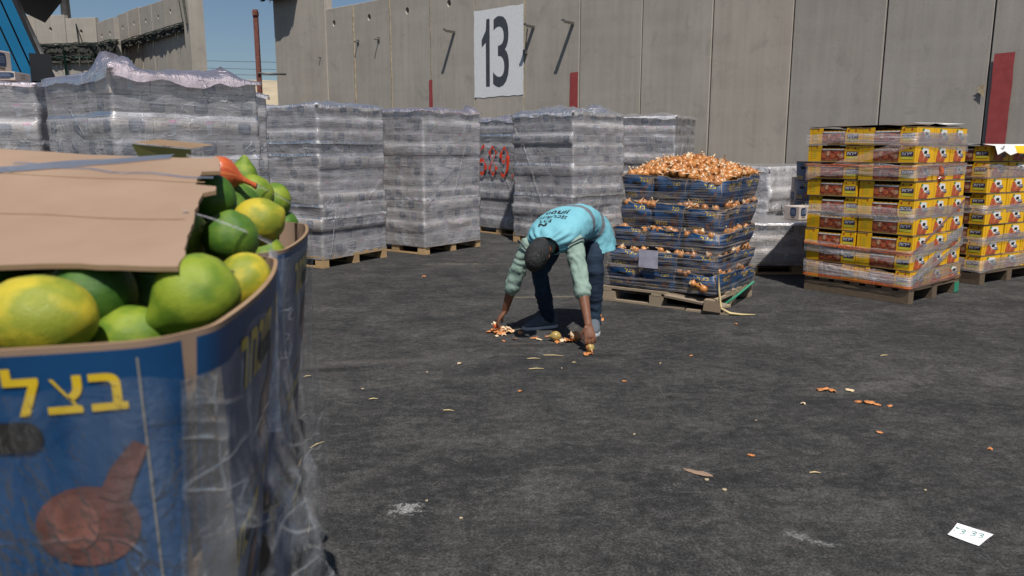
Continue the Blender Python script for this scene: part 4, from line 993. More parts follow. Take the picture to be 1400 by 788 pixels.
def onion_stack():
    rnd = random.Random(21); near = (1.78, 6.60); ang = R(55); F = frame(near, ang)
    pallet(near, ang, 1.02, 1.12, 'broken pallet with splintered near corner under the onion crates', 'grey_wood', broken=True)
    # layers from the bottom: z of the base, height scale, y scale, tilt of both axes, shift
    LZ = [(0.150, 0.72, 0.92, 0.0, (0.02, 0.0)), (0.335, 0.68, 0.89, 0.0, (-0.01, 0.0)), (0.505, 0.72, 0.865, 0.03, (0.0, 0.0)), (0.685, 0.86, 0.83, 0.05, (0.03, 0.0)), (0.91, 0.90, 0.80, 0.072, (0.05, 0.015))]
    lay = ['bottom layer on the pallet', 'fourth layer down', 'middle layer', 'second layer from the top', 'top layer']
    pos = {(0, 0): 'at the near corner', (0, 1): 'in the middle of the left face', (0, 2): 'at the left end', (1, 0): 'at the right end', (1, 1): 'hidden in the rear middle', (1, 2): 'at the rear left'}
    frames = []
    for k, (z, sz, sy, tilt, sh) in enumerate(LZ):
        T = F @ Matrix.Translation((sh[0], sh[1], z)) @ Matrix.Rotation(tilt, 4, 'X') @ Matrix.Rotation(-tilt*0.8, 4, 'Y')
        frames.append((T, sy, sz))
        for (i, j), pn in pos.items():
            lx, ly = i*0.50, j*0.398*sy
            gap = 0.0
            S = Matrix.Diagonal((0.865, sy*(0.94 if k == 0 else 0.99), sz, 1))
            rzj = rnd.uniform(-0.03, 0.03) if k else (-0.06, 0.05, 0.03)[j]
            mw = T @ Matrix.Translation((lx+rnd.uniform(-0.008, 0.008), ly+(0.012 if k == 0 else 0)+rnd.uniform(-0.004, 0.004), rnd.uniform(-0.006, 0.012))) @ Matrix.Rotation(rzj, 4, 'Z') @ Matrix.Rotation(rnd.uniform(-0.03, 0.03), 4, 'Y') @ Matrix.Rotation(rnd.uniform(-0.03, 0.03), 4, 'X') @ S
            tag(obj('onion_crate', DENTED[(k*2+i+3*j) % 4], None, mw=mw), 'blue onion crate %s, %s' % (pn, lay[k]), 'crate', 'blue onion crates on the broken pallet')
    # heap on top
    T, sy, sz = frames[4]; zr = CH*sz; W_, D_ = 1.0, 3*0.398*sy-0.01
    def hz(x, y):
        ex = min(x, W_-x)/(W_/2); ey = min(y, D_-y)/(D_/2); e = max(0, min(ex, 1))**0.6*max(0, min(ey, 1))**0.6
        return zr-0.015+0.17*e+0.03*fbm((x*4, y*4, 2.0))
    pts = []
    tries = 0
    while len(pts) < 240 and tries < 30000:
        tries += 1; x, y = rnd.uniform(0.03, W_-0.03), rnd.uniform(0.03, D_-0.03)
        if all((x-a)**2+(y-b)**2 > 0.053**2 for a, b in pts): pts.append((x, y))
    for x, y in pts:
        onion(T @ Vector((x, y, hz(x, y))), 'golden onion heaped loose on top of the blue crate stack', 'onions heaped on the crate stack', rnd, rnd.uniform(0.86, 1.15))
    # packed onions beneath the heap's skin, too buried to tell apart
    mb = MB(); src = [ONION[0]]
    for i in range(240):
        x, y = rnd.uniform(0.05, W_-0.05), rnd.uniform(0.05, D_-0.05); c = T @ Vector((x, y, hz(x, y)-0.045)); q = Matrix.Translation(c) @ Quaternion((rnd.random(), rnd.random(), rnd.random(), rnd.random())).normalized().to_matrix().to_4x4()
        for_v = [q @ v.co for v in src[0].vertices]; mb.add(for_v, [tuple(p.vertices) for p in src[0].polygons], 0, True)
    o = obj('buried_onions', mb.mesh('buried_onions', ['onion'])); o['kind'] = 'stuff'; tag(o, 'onions buried under the loose heap on the crate stack', 'onions')
    # onions showing in the gaps between the layers
    lab = ['golden onion peeping over the rim of the bottom crates', 'golden onion peeping over the rim of the fourth crate layer', 'golden onion peeping over the rim of the middle crate layer', 'golden onion peeping over the rim of the second crate layer']
    for k in range(4):
        T, sy, sz = frames[k]; zr = CH*sz-0.012; D_ = 1.19*sy
        for q in range(26):
            if q < 15: p = (0.02+rnd.uniform(0, 0.02), rnd.uniform(0.05, D_-0.08), zr+rnd.uniform(-0.012, 0.02))
            else: p = (rnd.uniform(0.05, 0.94), 0.022+rnd.uniform(0, 0.02), zr+rnd.uniform(-0.01, 0.03))
            onion(T @ Vector(p), lab[k], 'onions peeping from crate layer %d' % (k+1), rnd, rnd.uniform(0.75, 0.95))
    # torn openings in the bottom crate: onions bulging out on its left face
    T = frames[0][0]
    for p, s in (((-0.025, 0.21, 0.10), 0.9), ((-0.02, 0.11, 0.06), 0.95), ((-0.015, 0.16, 0.085), 0.8), ((0.02, 0.60, 0.14), 0.8)): onion(T @ Vector(p), 'onion bulging through a tear in the bottom crates', 'onions bulging from torn crates', rnd, s)
    # net-like film round the whole stack
    rows = []; ring = rect_ring(0.985, 1.19, 26, 0.03)
    zs = [0.16+0.02*i for i in range(52)]
    for z in zs:
        # find layer
        k = max(i for i, L in enumerate(LZ) if L[0]-0.01 <= z or i == 0); T, sy, sz = frames[k]; row = []
        for (x, y, nn) in ring:
            up = (z-LZ[k][0]); up = min(up, CH*sz+0.005)
            d = 0.030+0.008*fbm((x*3, y*3, z*8), 1.0, 3)
            row.append(T @ Vector((x+nn[0]*d, y*sy+nn[1]*d, up)))
        rows.append(row)
    mb = MB(); mb.grid(rows, 0, True, True); tag(obj('net_wrap', mb.mesh('net_wrap', ['net_film'])), 'taut net-like film wound round the blue onion crate stack', 'wrap')
    # twisted tail of netting at the splintered corner
    mb = MB(); c = F @ Vector((0.02, 0.0, 0)); mb.tube([c+Vector(v) for v in ((0.0, -0.02, 0.40), (0.01, -0.04, 0.22), (0.03, -0.05, 0.06), (0.10, -0.08, 0.02), (0.2, -0.10, 0.012), (0.32, -0.10, 0.012))], [0.006, 0.010, 0.014, 0.012, 0.010, 0.004], 6)
    tag(obj('netting_tail', mb.mesh('netting_tail', ['straw'])), 'twisted tail of netting trailing off the splintered pallet corner', 'netting')
    mb = MB(); mb.tube([F @ Vector((0.10, -0.02, 0.05)), F @ Vector((0.45, -0.03, 0.09)), F @ Vector((0.98, -0.02, 0.15))], 0.012, 6); tag(obj('green_rod', mb.mesh('green_rod', ['green_paint'])), 'thin green stick leaning along the broken onion pallet', 'stick')
    # crumpled note held under the film
    T = frames[1][0]; rows = []
    for i in range(9):
        rows.append([T @ Vector((-0.040-0.006*abs(fbm((i*0.7, j*0.7, 3))), 0.72-0.19*i/8+0.006*fbm((j, i, 1)), 0.025+0.165*j/8)) for j in range(9)])
    mb = MB(); mb.grid(rows, 0, True); tag(obj('paper_note', mb.mesh('paper_note', ['paper_note'])), 'crumpled grey paper note tucked under the film of the onion stack', 'paper')
    # a second, mostly hidden stack of onion crates behind the yellow cartons
    for k in range(5):
        mw = frame((3.80, 9.82), R(12), 0.004+k*0.252) @ Matrix.Rotation(0.01*(-1)**k, 4, 'Z')
        tag(obj('onion_crate', CRATE, None, mw=mw), 'blue onion crate half hidden behind the yellow cartons, %s from the ground' % ('first', 'second', 'third', 'fourth', 'fifth')[k], 'crate', 'onion crates behind the yellow cartons')
    for q in range(14):
        onion(frame((3.80, 9.82), R(12)) @ Vector((rnd.uniform(0.04, 0.5), rnd.uniform(0.03, 0.33), 1.265+rnd.uniform(-0.01, 0.02))), 'onion on the half hidden crate column behind the yellow cartons', 'onions behind the yellow cartons', rnd, 0.9)
onion_stack()

# ================================================================== foreground crates of green citrus
FA = math.atan2(0.985, -0.17); FN = (-0.297, 0.705); FZ = 0.985
def citrus_mesh(seed, nip):
    mb = MB(); n, m_ = 28, 18; rows = []
    for i in range(m_+1):
        t = math.pi*i/m_; z = -math.cos(t); r = math.sin(t)
        row = []
        for j in range(n):
            a = 2*math.pi*j/n; k = 1+0.035*fbm((math.cos(a)*r*1.3+seed*3, math.sin(a)*r*1.3, z*1.3), 1.0, 3)
            zz = z*k; rr = r*k
            if nip and z > 0.75: q = (z-0.75)/0.25; zz += nip*q*q; rr *= 1-0.25*q
            if z < -0.93: zz += 0.05*(1-abs(z+1)/0.07)
            row.append((rr*math.cos(a), rr*math.sin(a), zz))
        rows.append(row)
    mb.grid(rows, 0, True, True)
    mb.tube([(0, 0, -0.96), (0, 0, -1.0)], 0.05, 7, 1); return mb.mesh('citrus_%d' % seed, ['citrus', 'stem'])
CIT = [citrus_mesh(0, 0.0), citrus_mesh(1, 0.22), citrus_mesh(2, 0.08), citrus_mesh(3, 0.3)]

def foreground():
    rnd = random.Random(5)
    F = frame(FN, FA)
    pallet((FN[0], FN[1]), FA, 1.18, 0.84, 'wooden pallet under the foreground fruit crates', 'pallet_wood')
    lvl = ['bottom level', 'second level', 'third level', 'fourth level']
    zb = [0.145+0.21*i for i in range(4)]
    for k, z in enumerate(zb):
        for i in range(2):
            for j in range(2):
                mw = F @ Matrix.Translation((i*0.585+0.03, j*0.405+0.028, z)) @ Matrix.Diagonal((0.90, 0.86, 0.79, 1))
                tag(obj('fruit_crate', CRATE, None, mw=mw), 'blue cardboard crate in the foreground stack, %s, %s %s' % (lvl[k], ('near', 'rear')[i], ('right', 'left')[j]), 'crate', 'lower crates of the foreground stack')
    topl = {(0, 0): 'nearest blue crate full of green citrus with a brown corner strip', (1, 0): 'blue crate of green citrus right behind the nearest one', (0, 1): 'blue citrus crate left of the nearest one under the cardboard sheet', (1, 1): 'rear left blue citrus crate hidden by the cardboard sheet'}
    for (i, j), lab in topl.items():
        mw = F @ Matrix.Translation((i*0.60-0.0, j*0.405, FZ)) @ Matrix.Rotation(0.012 if i else 0.0, 4, 'Z')
        tag(obj('fruit_crate', CRATE, None, mw=mw), lab, 'crate', 'top crates of the foreground stack')
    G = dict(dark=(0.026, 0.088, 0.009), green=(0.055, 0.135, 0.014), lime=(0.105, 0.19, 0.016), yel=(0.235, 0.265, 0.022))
    rows = FRUIT
    for (x, y, z, r, sq, me, col, d, lab) in rows:
        dv = Vector(d).normalized(); mw = Matrix.Translation((x, y, z)) @ dv.to_track_quat('Z', 'X').to_matrix().to_4x4() @ Matrix.Diagonal((r, r, r*sq, 1))
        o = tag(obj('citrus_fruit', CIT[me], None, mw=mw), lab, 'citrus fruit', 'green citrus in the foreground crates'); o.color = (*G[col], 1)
    # fruit packed underneath
    mb = MB()
    pts = []
    for i in range(2):
        for q in range(30):
            for _ in range(60):
                x, y, z = rnd.uniform(0.06, 0.52)+i*0.60, rnd.uniform(0.06, 0.335), FZ+rnd.choice((0.06, 0.14, 0.185))
                if all((x-a)**2+(y-b)**2+(z-c)**2 > 0.082**2 for a, b, c in pts): pts.append((x, y, z)); break
    for i in range(2):
        for q in range(16):
            for _ in range(60):
                x, y, z = rnd.uniform(0.06, 0.52)+i*0.60, 0.405+rnd.uniform(0.06, 0.335), FZ+0.19
                if all((x-a)**2+(y-b)**2+(z-c)**2 > 0.082**2 for a, b, c in pts): pts.append((x, y, z)); break
    tops = [F.inverted() @ Vector(f_[:3]) for f_ in rows]
    for (zz, n_, i, x0_, x1_, y0_, y1_) in ((0.245, 14, 1, 0.06, 0.46, 0.07, 0.32), (0.315, 9, 1, 0.06, 0.42, 0.10, 0.30), (0.245, 9, 0, 0.22, 0.54, 0.08, 0.32), (0.30, 5, 0, 0.36, 0.56, 0.12, 0.30)):
        for q in range(n_):
            for _ in range(80):
                x, y, z = rnd.uniform(x0_, x1_)+i*0.60, rnd.uniform(y0_, y1_), FZ+zz+rnd.uniform(-0.012, 0.012)
                if all((x-a)**2+(y-b)**2+(z-c)**2 > 0.076**2 for a, b, c in pts) and all((Vector((x, y, z))-t_).length > 0.074 for t_ in tops): pts.append((x, y, z)); break
    for k, p in enumerate(pts):
        r = rnd.uniform(0.04, 0.046); dv = Vector((rnd.uniform(-1, 1), rnd.uniform(-1, 1), rnd.uniform(-1, 1))).normalized()
        q = F @ Matrix.Translation(p) @ dv.to_track_quat('Z', 'X').to_matrix().to_4x4() @ Matrix.Scale(r, 4); me = CIT[k % 4]
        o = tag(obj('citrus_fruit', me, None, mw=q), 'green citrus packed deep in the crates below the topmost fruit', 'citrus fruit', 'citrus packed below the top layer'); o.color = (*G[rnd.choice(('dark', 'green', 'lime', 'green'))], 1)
    # the onion lying on the fruit
    d = Vector((0.9, 0.1, -0.12)).normalized()
    mw = Matrix.Translation((-0.583, 1.55, 1.372)) @ d.to_track_quat('Z', 'X').to_matrix().to_4x4() @ Matrix.Diagonal((0.95, 0.95, 1.05, 1))
    tag(obj('onion', onion_mesh(31, 1.0, ('onion_red', 'onion_red')), None, mw=mw), 'reddish onion with long neck lying on the green citrus', 'onion')
    # cardboard sheet -------------------------------------------------
    t = thing('cardboard_sheet', 'torn brown cardboard sheet laid over the foreground citrus crates', 'cardboard')
    def surf(u, v):     # u 0..1 left to right, v 0..1 near to far
        x = -1.05+u*0.672; y = 0.86+v*0.55
        x += -0.16*v*u + 0.0
        z = 1.293+0.122*v+0.018*(1-u)*v+0.004*math.sin(u*4+v*2)+0.005*fbm((u*2, v*2, 1))
        if v > 0.62: z += -0.02*(v-0.62)
        return Vector((x, y, z))
    def edge_u(v):      # ragged right edge with a notch
        e = 1.0+0.012*fbm((0, v*9, 3), 1.0, 4)
        if v > 0.56: e += 0.035
        if 0.62 < v < 0.78: e -= 0.06
        if v > 0.78: e += 0.0-0.10*(v-0.78)
        return e
    n = 48; top, bot = [], []
    for j in range(n+1):
        v = j/n; rt, rb = [], []
        for i in range(31):
            u = edge_u(v)*i/30; vv = v+(0.006*fbm((u*14, 0, 2), 1.0, 4) if j in (0, n) else 0)
            p = surf(u, vv); rt.append(p); rb.append(p+Vector((0, 0.001, -0.006)))
        top.append(rt); bot.append(rb)
    mb = MB(); mb.grid(top, 0, True); mb.grid([list(reversed(r)) for r in bot], 0, True)
    mb.grid([[r[-1] for r in top], [r[-1] for r in bot]], 1, False); mb.grid([bot[0], top[0]], 1, False); mb.grid([top[-1], bot[-1]], 1, False); mb.grid([[r[0] for r in bot], [r[0] for r in top]], 1, False)
    obj('sheet', mb.mesh('sheet', ['cardboard', 'card_edge']), t)
    def strip(name, pts, w_, mat, lift=0.002):
        P = []
        for (u, v) in pts: P.append([surf(u, v-w_)+Vector((0, 0, lift)), surf(u, v)+Vector((0, 0, lift+0.001)), surf(u, v+w_)+Vector((0, 0, lift))])
        m2 = MB(); m2.grid(P, 0, True); obj(name, m2.mesh(name, [mat]), t)
    strip('film_tape', [(0.25+0.6*k/20, 0.60+0.40*k/20) for k in range(21)], 0.05, 'film_top')
    strip('film_tape', [(0.40+0.62*k/20, 0.80-0.12*k/20+0.01*math.sin(k)) for k in range(21)], 0.012, 'film_band')
    strip('crease', [(0.0+0.98*k/20, 0.34-0.02*k/20) for k in range(21)], 0.0022, 'card_edge', 0.0006)
    strip('crease', [(0.0+1.0*k/20, 0.70-0.06*k/20) for k in range(21)], 0.0018, 'card_edge', 0.0006)
    # second piece of card behind, raised flap with olive inside
    f = thing('cardboard_flap', 'raised cardboard flap with olive green inside behind the torn sheet', 'cardboard', (-0.77, 1.62, 1.435), R(-6))
    mb = MB(); rows = [[(-0.02+0.13*i/6, 0.10*j/4, 0.0+0.028*j/4*0-0.012*i/6+0.008*j/4) for i in range(7)] for j in range(5)]
    mb.grid(rows, 0, True); obj('top_face', mb.mesh('top_face', ['card_edge']), f)
    mb = MB(); mb.add([(-0.02, -0.001, -0.003), (0.11, -0.001, -0.015), (0.10, 0.012, -0.05), (0.0, 0.012, -0.055)], [(0, 1, 2, 3)]); obj('inner_face', mb.mesh('inner_face', ['olive']), f)
    # plastic film ----------------------------------------------------
    wr = thing('stretch_wrap', 'loose clear plastic film hanging off the foreground crates', 'wrap')
    path = []
    for k in range(92): path.append(('W', 0.02+0.375*k/91))
    for k in range(60): path.append(('S', 0.01+0.56*k/59))
    rows = []
    nz = 78
    for q in range(nz+1):
        v = q/nz; row = []
        for idx, (sd, s) in enumerate(path):
            u = idx/(len(path)-1); z = 0.225-0.60*v+ (0.012*fbm((u*9, 0, 4)) if q == 0 else 0)
            if sd == 'S': z += 0.045*max(0, s/0.56)*(1-v)
            p = Vector(crate_surface(s, max(0.0, z), sd)); p.z = z
            d = 0.011+0.004*fbm((u*6, v*3, 2))+(rnd.uniform(-1, 1)*0.0015*min(1, v*3)*max(0, 0.35+1.3*fbm((u*7, v*5, 8))) if sd == 'W' else 0.0)
            fl = (0.0 if sd == 'W' else 1.0)
            q_ = min(1, max(0, (v-0.10)/0.34)); flare = 0.085*fl*q_*q_*(3-2*q_)*math.sin(math.pi*min(1, s/0.50))**0.7*(0.8+0.5*fbm((u*9, v*4, 3)))+(0.012*fl*q_*fbm((u*30, v*14, 5), 1.0, 3))
            if sd == 'W': flare = 0.02*v*max(0, (s-0.25)/0.15)
            fold = (0.020*v+0.003)*fbm((u*26+0.8*v, v*1.6, 6), 1.0, 3)*(0.35+0.9*fl)
            d += flare+max(-0.004, fold)
            nrm = Vector((-1, 0, 0)) if sd == 'W' else Vector((0, -1, 0))
            c = min(1, abs(idx-91.5)/7)
            nrm = (nrm*c+Vector((-0.7, -0.7, 0))*(1-c)).normalized()
            p += nrm*d; row.append(F @ Vector((p.x, p.y, FZ+z)))
        rows.append(row)
    mb = MB(); mb.grid([r[:93] for r in rows], 0, False); obj('film_front', mb.mesh('film_front', ['film_clear']), wr)
    mb = MB(); mb.grid([r[92:] for r in rows], 0, True); obj('film_skirt', mb.mesh('film_skirt', ['film_side']), wr)
    # film over the second crate
    rows = []
    for q in range(25):
        v = q/24; row = []
        for k in range(40):
            s = 0.0+0.60*k/39; z = 0.25-0.55*v; p = Vector(crate_surface(min(max(s, 0.02), 0.56), max(0.0, z), 'S')); p.z = z
            d = 0.008+0.03*v+(0.02*v+0.003)*fbm((s*24, v*2, 9), 1.0, 3)+0.05*v*math.sin(math.pi*k/39)
            p2 = Vector((0.60+p.x-0.02, p.y-max(0.004, d*0.6), FZ+z)); row.append(F @ p2)
        rows.append(row)
    mb = MB(); mb.grid(rows, 0, True); obj('film_skirt', mb.mesh('film_skirt', ['film_side']), wr)
    def ribbon(a, b, w_, sag, tw, seed):
        a, b = Vector(a), Vector(b); P = []
        dirn = (b-a).normalized(); s1 = dirn.cross(Vector((0, 0, 1))).normalized(); s2 = dirn.cross(s1)
        for k in range(25):
            u = k/24; c = a.lerp(b, u)+Vector((0, 0, sag*4*u*(1-u))); an = tw*u+seed; ww = w_*(0.6+0.5*abs(fbm((u*4, seed, 0)))+0.5*abs(2*u-1)**3)
            sdv = s1*math.cos(an)+s2*math.sin(an); nn = s1*-math.sin(an)+s2*math.cos(an)
            P.append([c-sdv*ww, c+nn*ww*0.5, c+sdv*ww])
        m2 = MB(); m2.grid(P, 0, True); obj('film_strand', m2.mesh('film_strand', ['film_band']), wr)
    ribbon((-0.452, 1.06, 1.338), (-0.392, 1.255, 1.268), 0.004, 0.004, 1.4, 0.3)
    ribbon((-0.60, 1.44, 1.41), (-0.50, 1.80, 1.29), 0.004, 0.006, 1.0, 0.9)
    ribbon((-0.395, 1.26, 1.255), (-0.36, 1.10, 1.0), 0.012, -0.02, 1.0, 2.0)

FRUIT = [   # x, y, z, radius, stretch, shape, colour, axis, label
    (-0.510, 0.807, 1.241, 0.048, 1.25, 0, 'yel', (1, 0.1, 0.1), 'large yellow-green citrus at the front left rim of the nearest crate'),
    (-0.501, 0.903, 1.250, 0.049, 1.00, 2, 'dark', (0.2, 0.5, 0.8), 'dark green round citrus just under the cardboard sheet edge'),
    (-0.450, 0.888, 1.200, 0.040, 1.15, 1, 'lime', (1, 0.2, 0.1), 'small lime citrus low against the front rim of the nearest crate'),
    (-0.378, 0.903, 1.249, 0.049, 1.05, 3, 'lime', (-0.75, -0.5, -0.5), 'green citrus with nippled yellow tip behind the brown corner strip'),
    (-0.386, 1.089, 1.232, 0.040, 1.10, 0, 'yel', (0.3, 0.2, 1), 'yellow patched citrus against the right rim of the nearest crate'),
    (-0.447, 1.215, 1.282, 0.043, 1.00, 2, 'green', (0.1, -0.2, 1), 'round green citrus with a brown scar in the middle of the heap'),
    (-0.550, 1.326, 1.245, 0.042, 1.00, 0, 'dark', (0.2, 0, 1), 'shaded green citrus at the notch of the cardboard sheet'),
    (-0.545, 1.396, 1.333, 0.045, 1.05, 1, 'dark', (-0.3, 0, 1), 'dark glossy green citrus highest beside the cardboard notch'),
    (-0.452, 1.367, 1.293, 0.043, 1.10, 2, 'yel', (0.8, 0.1, 0.4), 'yellowish citrus under the plastic strand in the rear crate'),
    (-0.570, 1.706, 1.323, 0.042, 1.10, 3, 'lime', (-0.6, 0.2, 0.7), 'lime citrus with a dark nick, right of the red onion'),
    (-0.595, 1.925, 1.292, 0.042, 1.15, 0, 'lime', (0.3, 0.3, 1), 'lime citrus near the right rim of the rear crate'),
    (-0.701, 2.018, 1.343, 0.040, 1.25, 3, 'lime', (0.1, 0.1, 1), 'pointed lime citrus at the top of the heap behind the onion'),
    (-0.577, 1.940, 1.232, 0.037, 1.00, 0, 'green', (0.3, 0.3, 1), 'small green citrus low in the right corner of the rear crate'),
    (-0.487, 1.518, 1.209, 0.035, 1.10, 2, 'lime', (0.3, 0.3, 1), 'small lime citrus low behind the right rim of the nearest crate'),
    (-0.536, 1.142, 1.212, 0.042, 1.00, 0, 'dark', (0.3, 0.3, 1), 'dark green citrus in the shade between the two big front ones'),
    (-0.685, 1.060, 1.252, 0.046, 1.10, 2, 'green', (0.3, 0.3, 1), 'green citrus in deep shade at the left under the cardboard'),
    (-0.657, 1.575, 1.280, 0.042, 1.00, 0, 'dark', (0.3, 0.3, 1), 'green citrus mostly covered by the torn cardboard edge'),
]
foreground()

# ================================================================== person
def sweep(mb, chain, n=20, side=None):
    """closed tube through (point, a, b) with half-widths a (along side) and b; rounded ends"""
    pts = [Vector(c[0]) for c in chain]; rings = []
    m_ = len(pts)
    def fr_(i):
        tn = (pts[min(i+1, m_-1)]-pts[max(i-1, 0)]).normalized()
        sd = Vector(side) if side is not None else (Vector((1, 0, 0)) if abs(tn.x) < 0.9 else Vector((0, 1, 0)))
        sd = (sd-tn*sd.dot(tn)).normalized(); return tn, sd, tn.cross(sd)
    def ring(c, a, b, sd, up): return [c+sd*(a*math.cos(2*math.pi*k/n))+up*(b*math.sin(2*math.pi*k/n)) for k in range(n)]
    t0, s0, u0 = fr_(0); a, b = chain[0][1], chain[0][2]; m0 = min(a, b)
    for q in (0.98, 0.8, 0.45): rings.append(ring(pts[0]-t0*m0*q, a*math.sqrt(1-q*q), b*math.sqrt(1-q*q), s0, u0))
    for i in range(m_):
        tn, sd, up = fr_(i); rings.append(ring(pts[i], chain[i][1], chain[i][2], sd, up))
    t1, s1, u1 = fr_(m_-1); a, b = chain[-1][1], chain[-1][2]; m1 = min(a, b)
    for q in (0.45, 0.8, 0.98): rings.append(ring(pts[-1]+t1*m1*q, a*math.sqrt(1-q*q), b*math.sqrt(1-q*q), s1, u1))
    o = len(mb.v); mb.grid(rings, 0, True, True)
    mb.f.append([o+k for k in reversed(range(n))]); mb.mi.append(0); mb.sm.append(True)
    e = o+(len(rings)-1)*n; mb.f.append([e+k for k in range(n)]); mb.mi.append(0); mb.sm.append(True)
def remesh(mb, name, voxel, mats, smooth=4, wr=None):
    """fuses overlapping closed shapes into one skin"""
    me = mb.mesh(name+'_raw', mats)
    m = bmesh.new(); m.from_mesh(me); bmesh.ops.recalc_face_normals(m, faces=m.faces); m.to_mesh(me); m.free()
    o = bpy.data.objects.new('tmp', me); COL.objects.link(o)
    md = o.modifiers.new('r', 'REMESH'); md.mode = 'VOXEL'; md.voxel_size = voxel; md.use_smooth_shade = True
    sm = o.modifiers.new('s', 'SMOOTH'); sm.factor = 0.5; sm.iterations = smooth
    dg = bpy.context.evaluated_depsgraph_get(); dg.update()
    r = bpy.data.meshes.new_from_object(o.evaluated_get(dg)); r.name = name
    bpy.data.objects.remove(o); bpy.data.meshes.remove(me)
    if wr:
        no = [v.normal.copy() for v in r.vertices]
        for v, n_ in zip(r.vertices, no): v.co += n_*wr(v.co, n_)
    r.materials.clear()
    for m_ in mats: r.materials.append(M[m_])
    for p in r.polygons: p.use_smooth = True; p.material_index = 0
    r.update(); return r
def catmull(P, t):
    n = len(P)-1; x = min(max(t, 0), 0.99999)*n; i = int(x); u = x-i
    p0, p1, p2, p3 = P[max(i-1, 0)], P[i], P[i+1], P[min(i+2, n)]
    f_ = lambda a, b, c, d: 0.5*((2*b)+(c-a)*u+(2*a-5*b+4*c-d)*u*u+(3*b-a-3*c+d)*u*u*u)
    return tuple(f_(a, b, c, d) for a, b, c, d in zip(p0, p1, p2, p3))

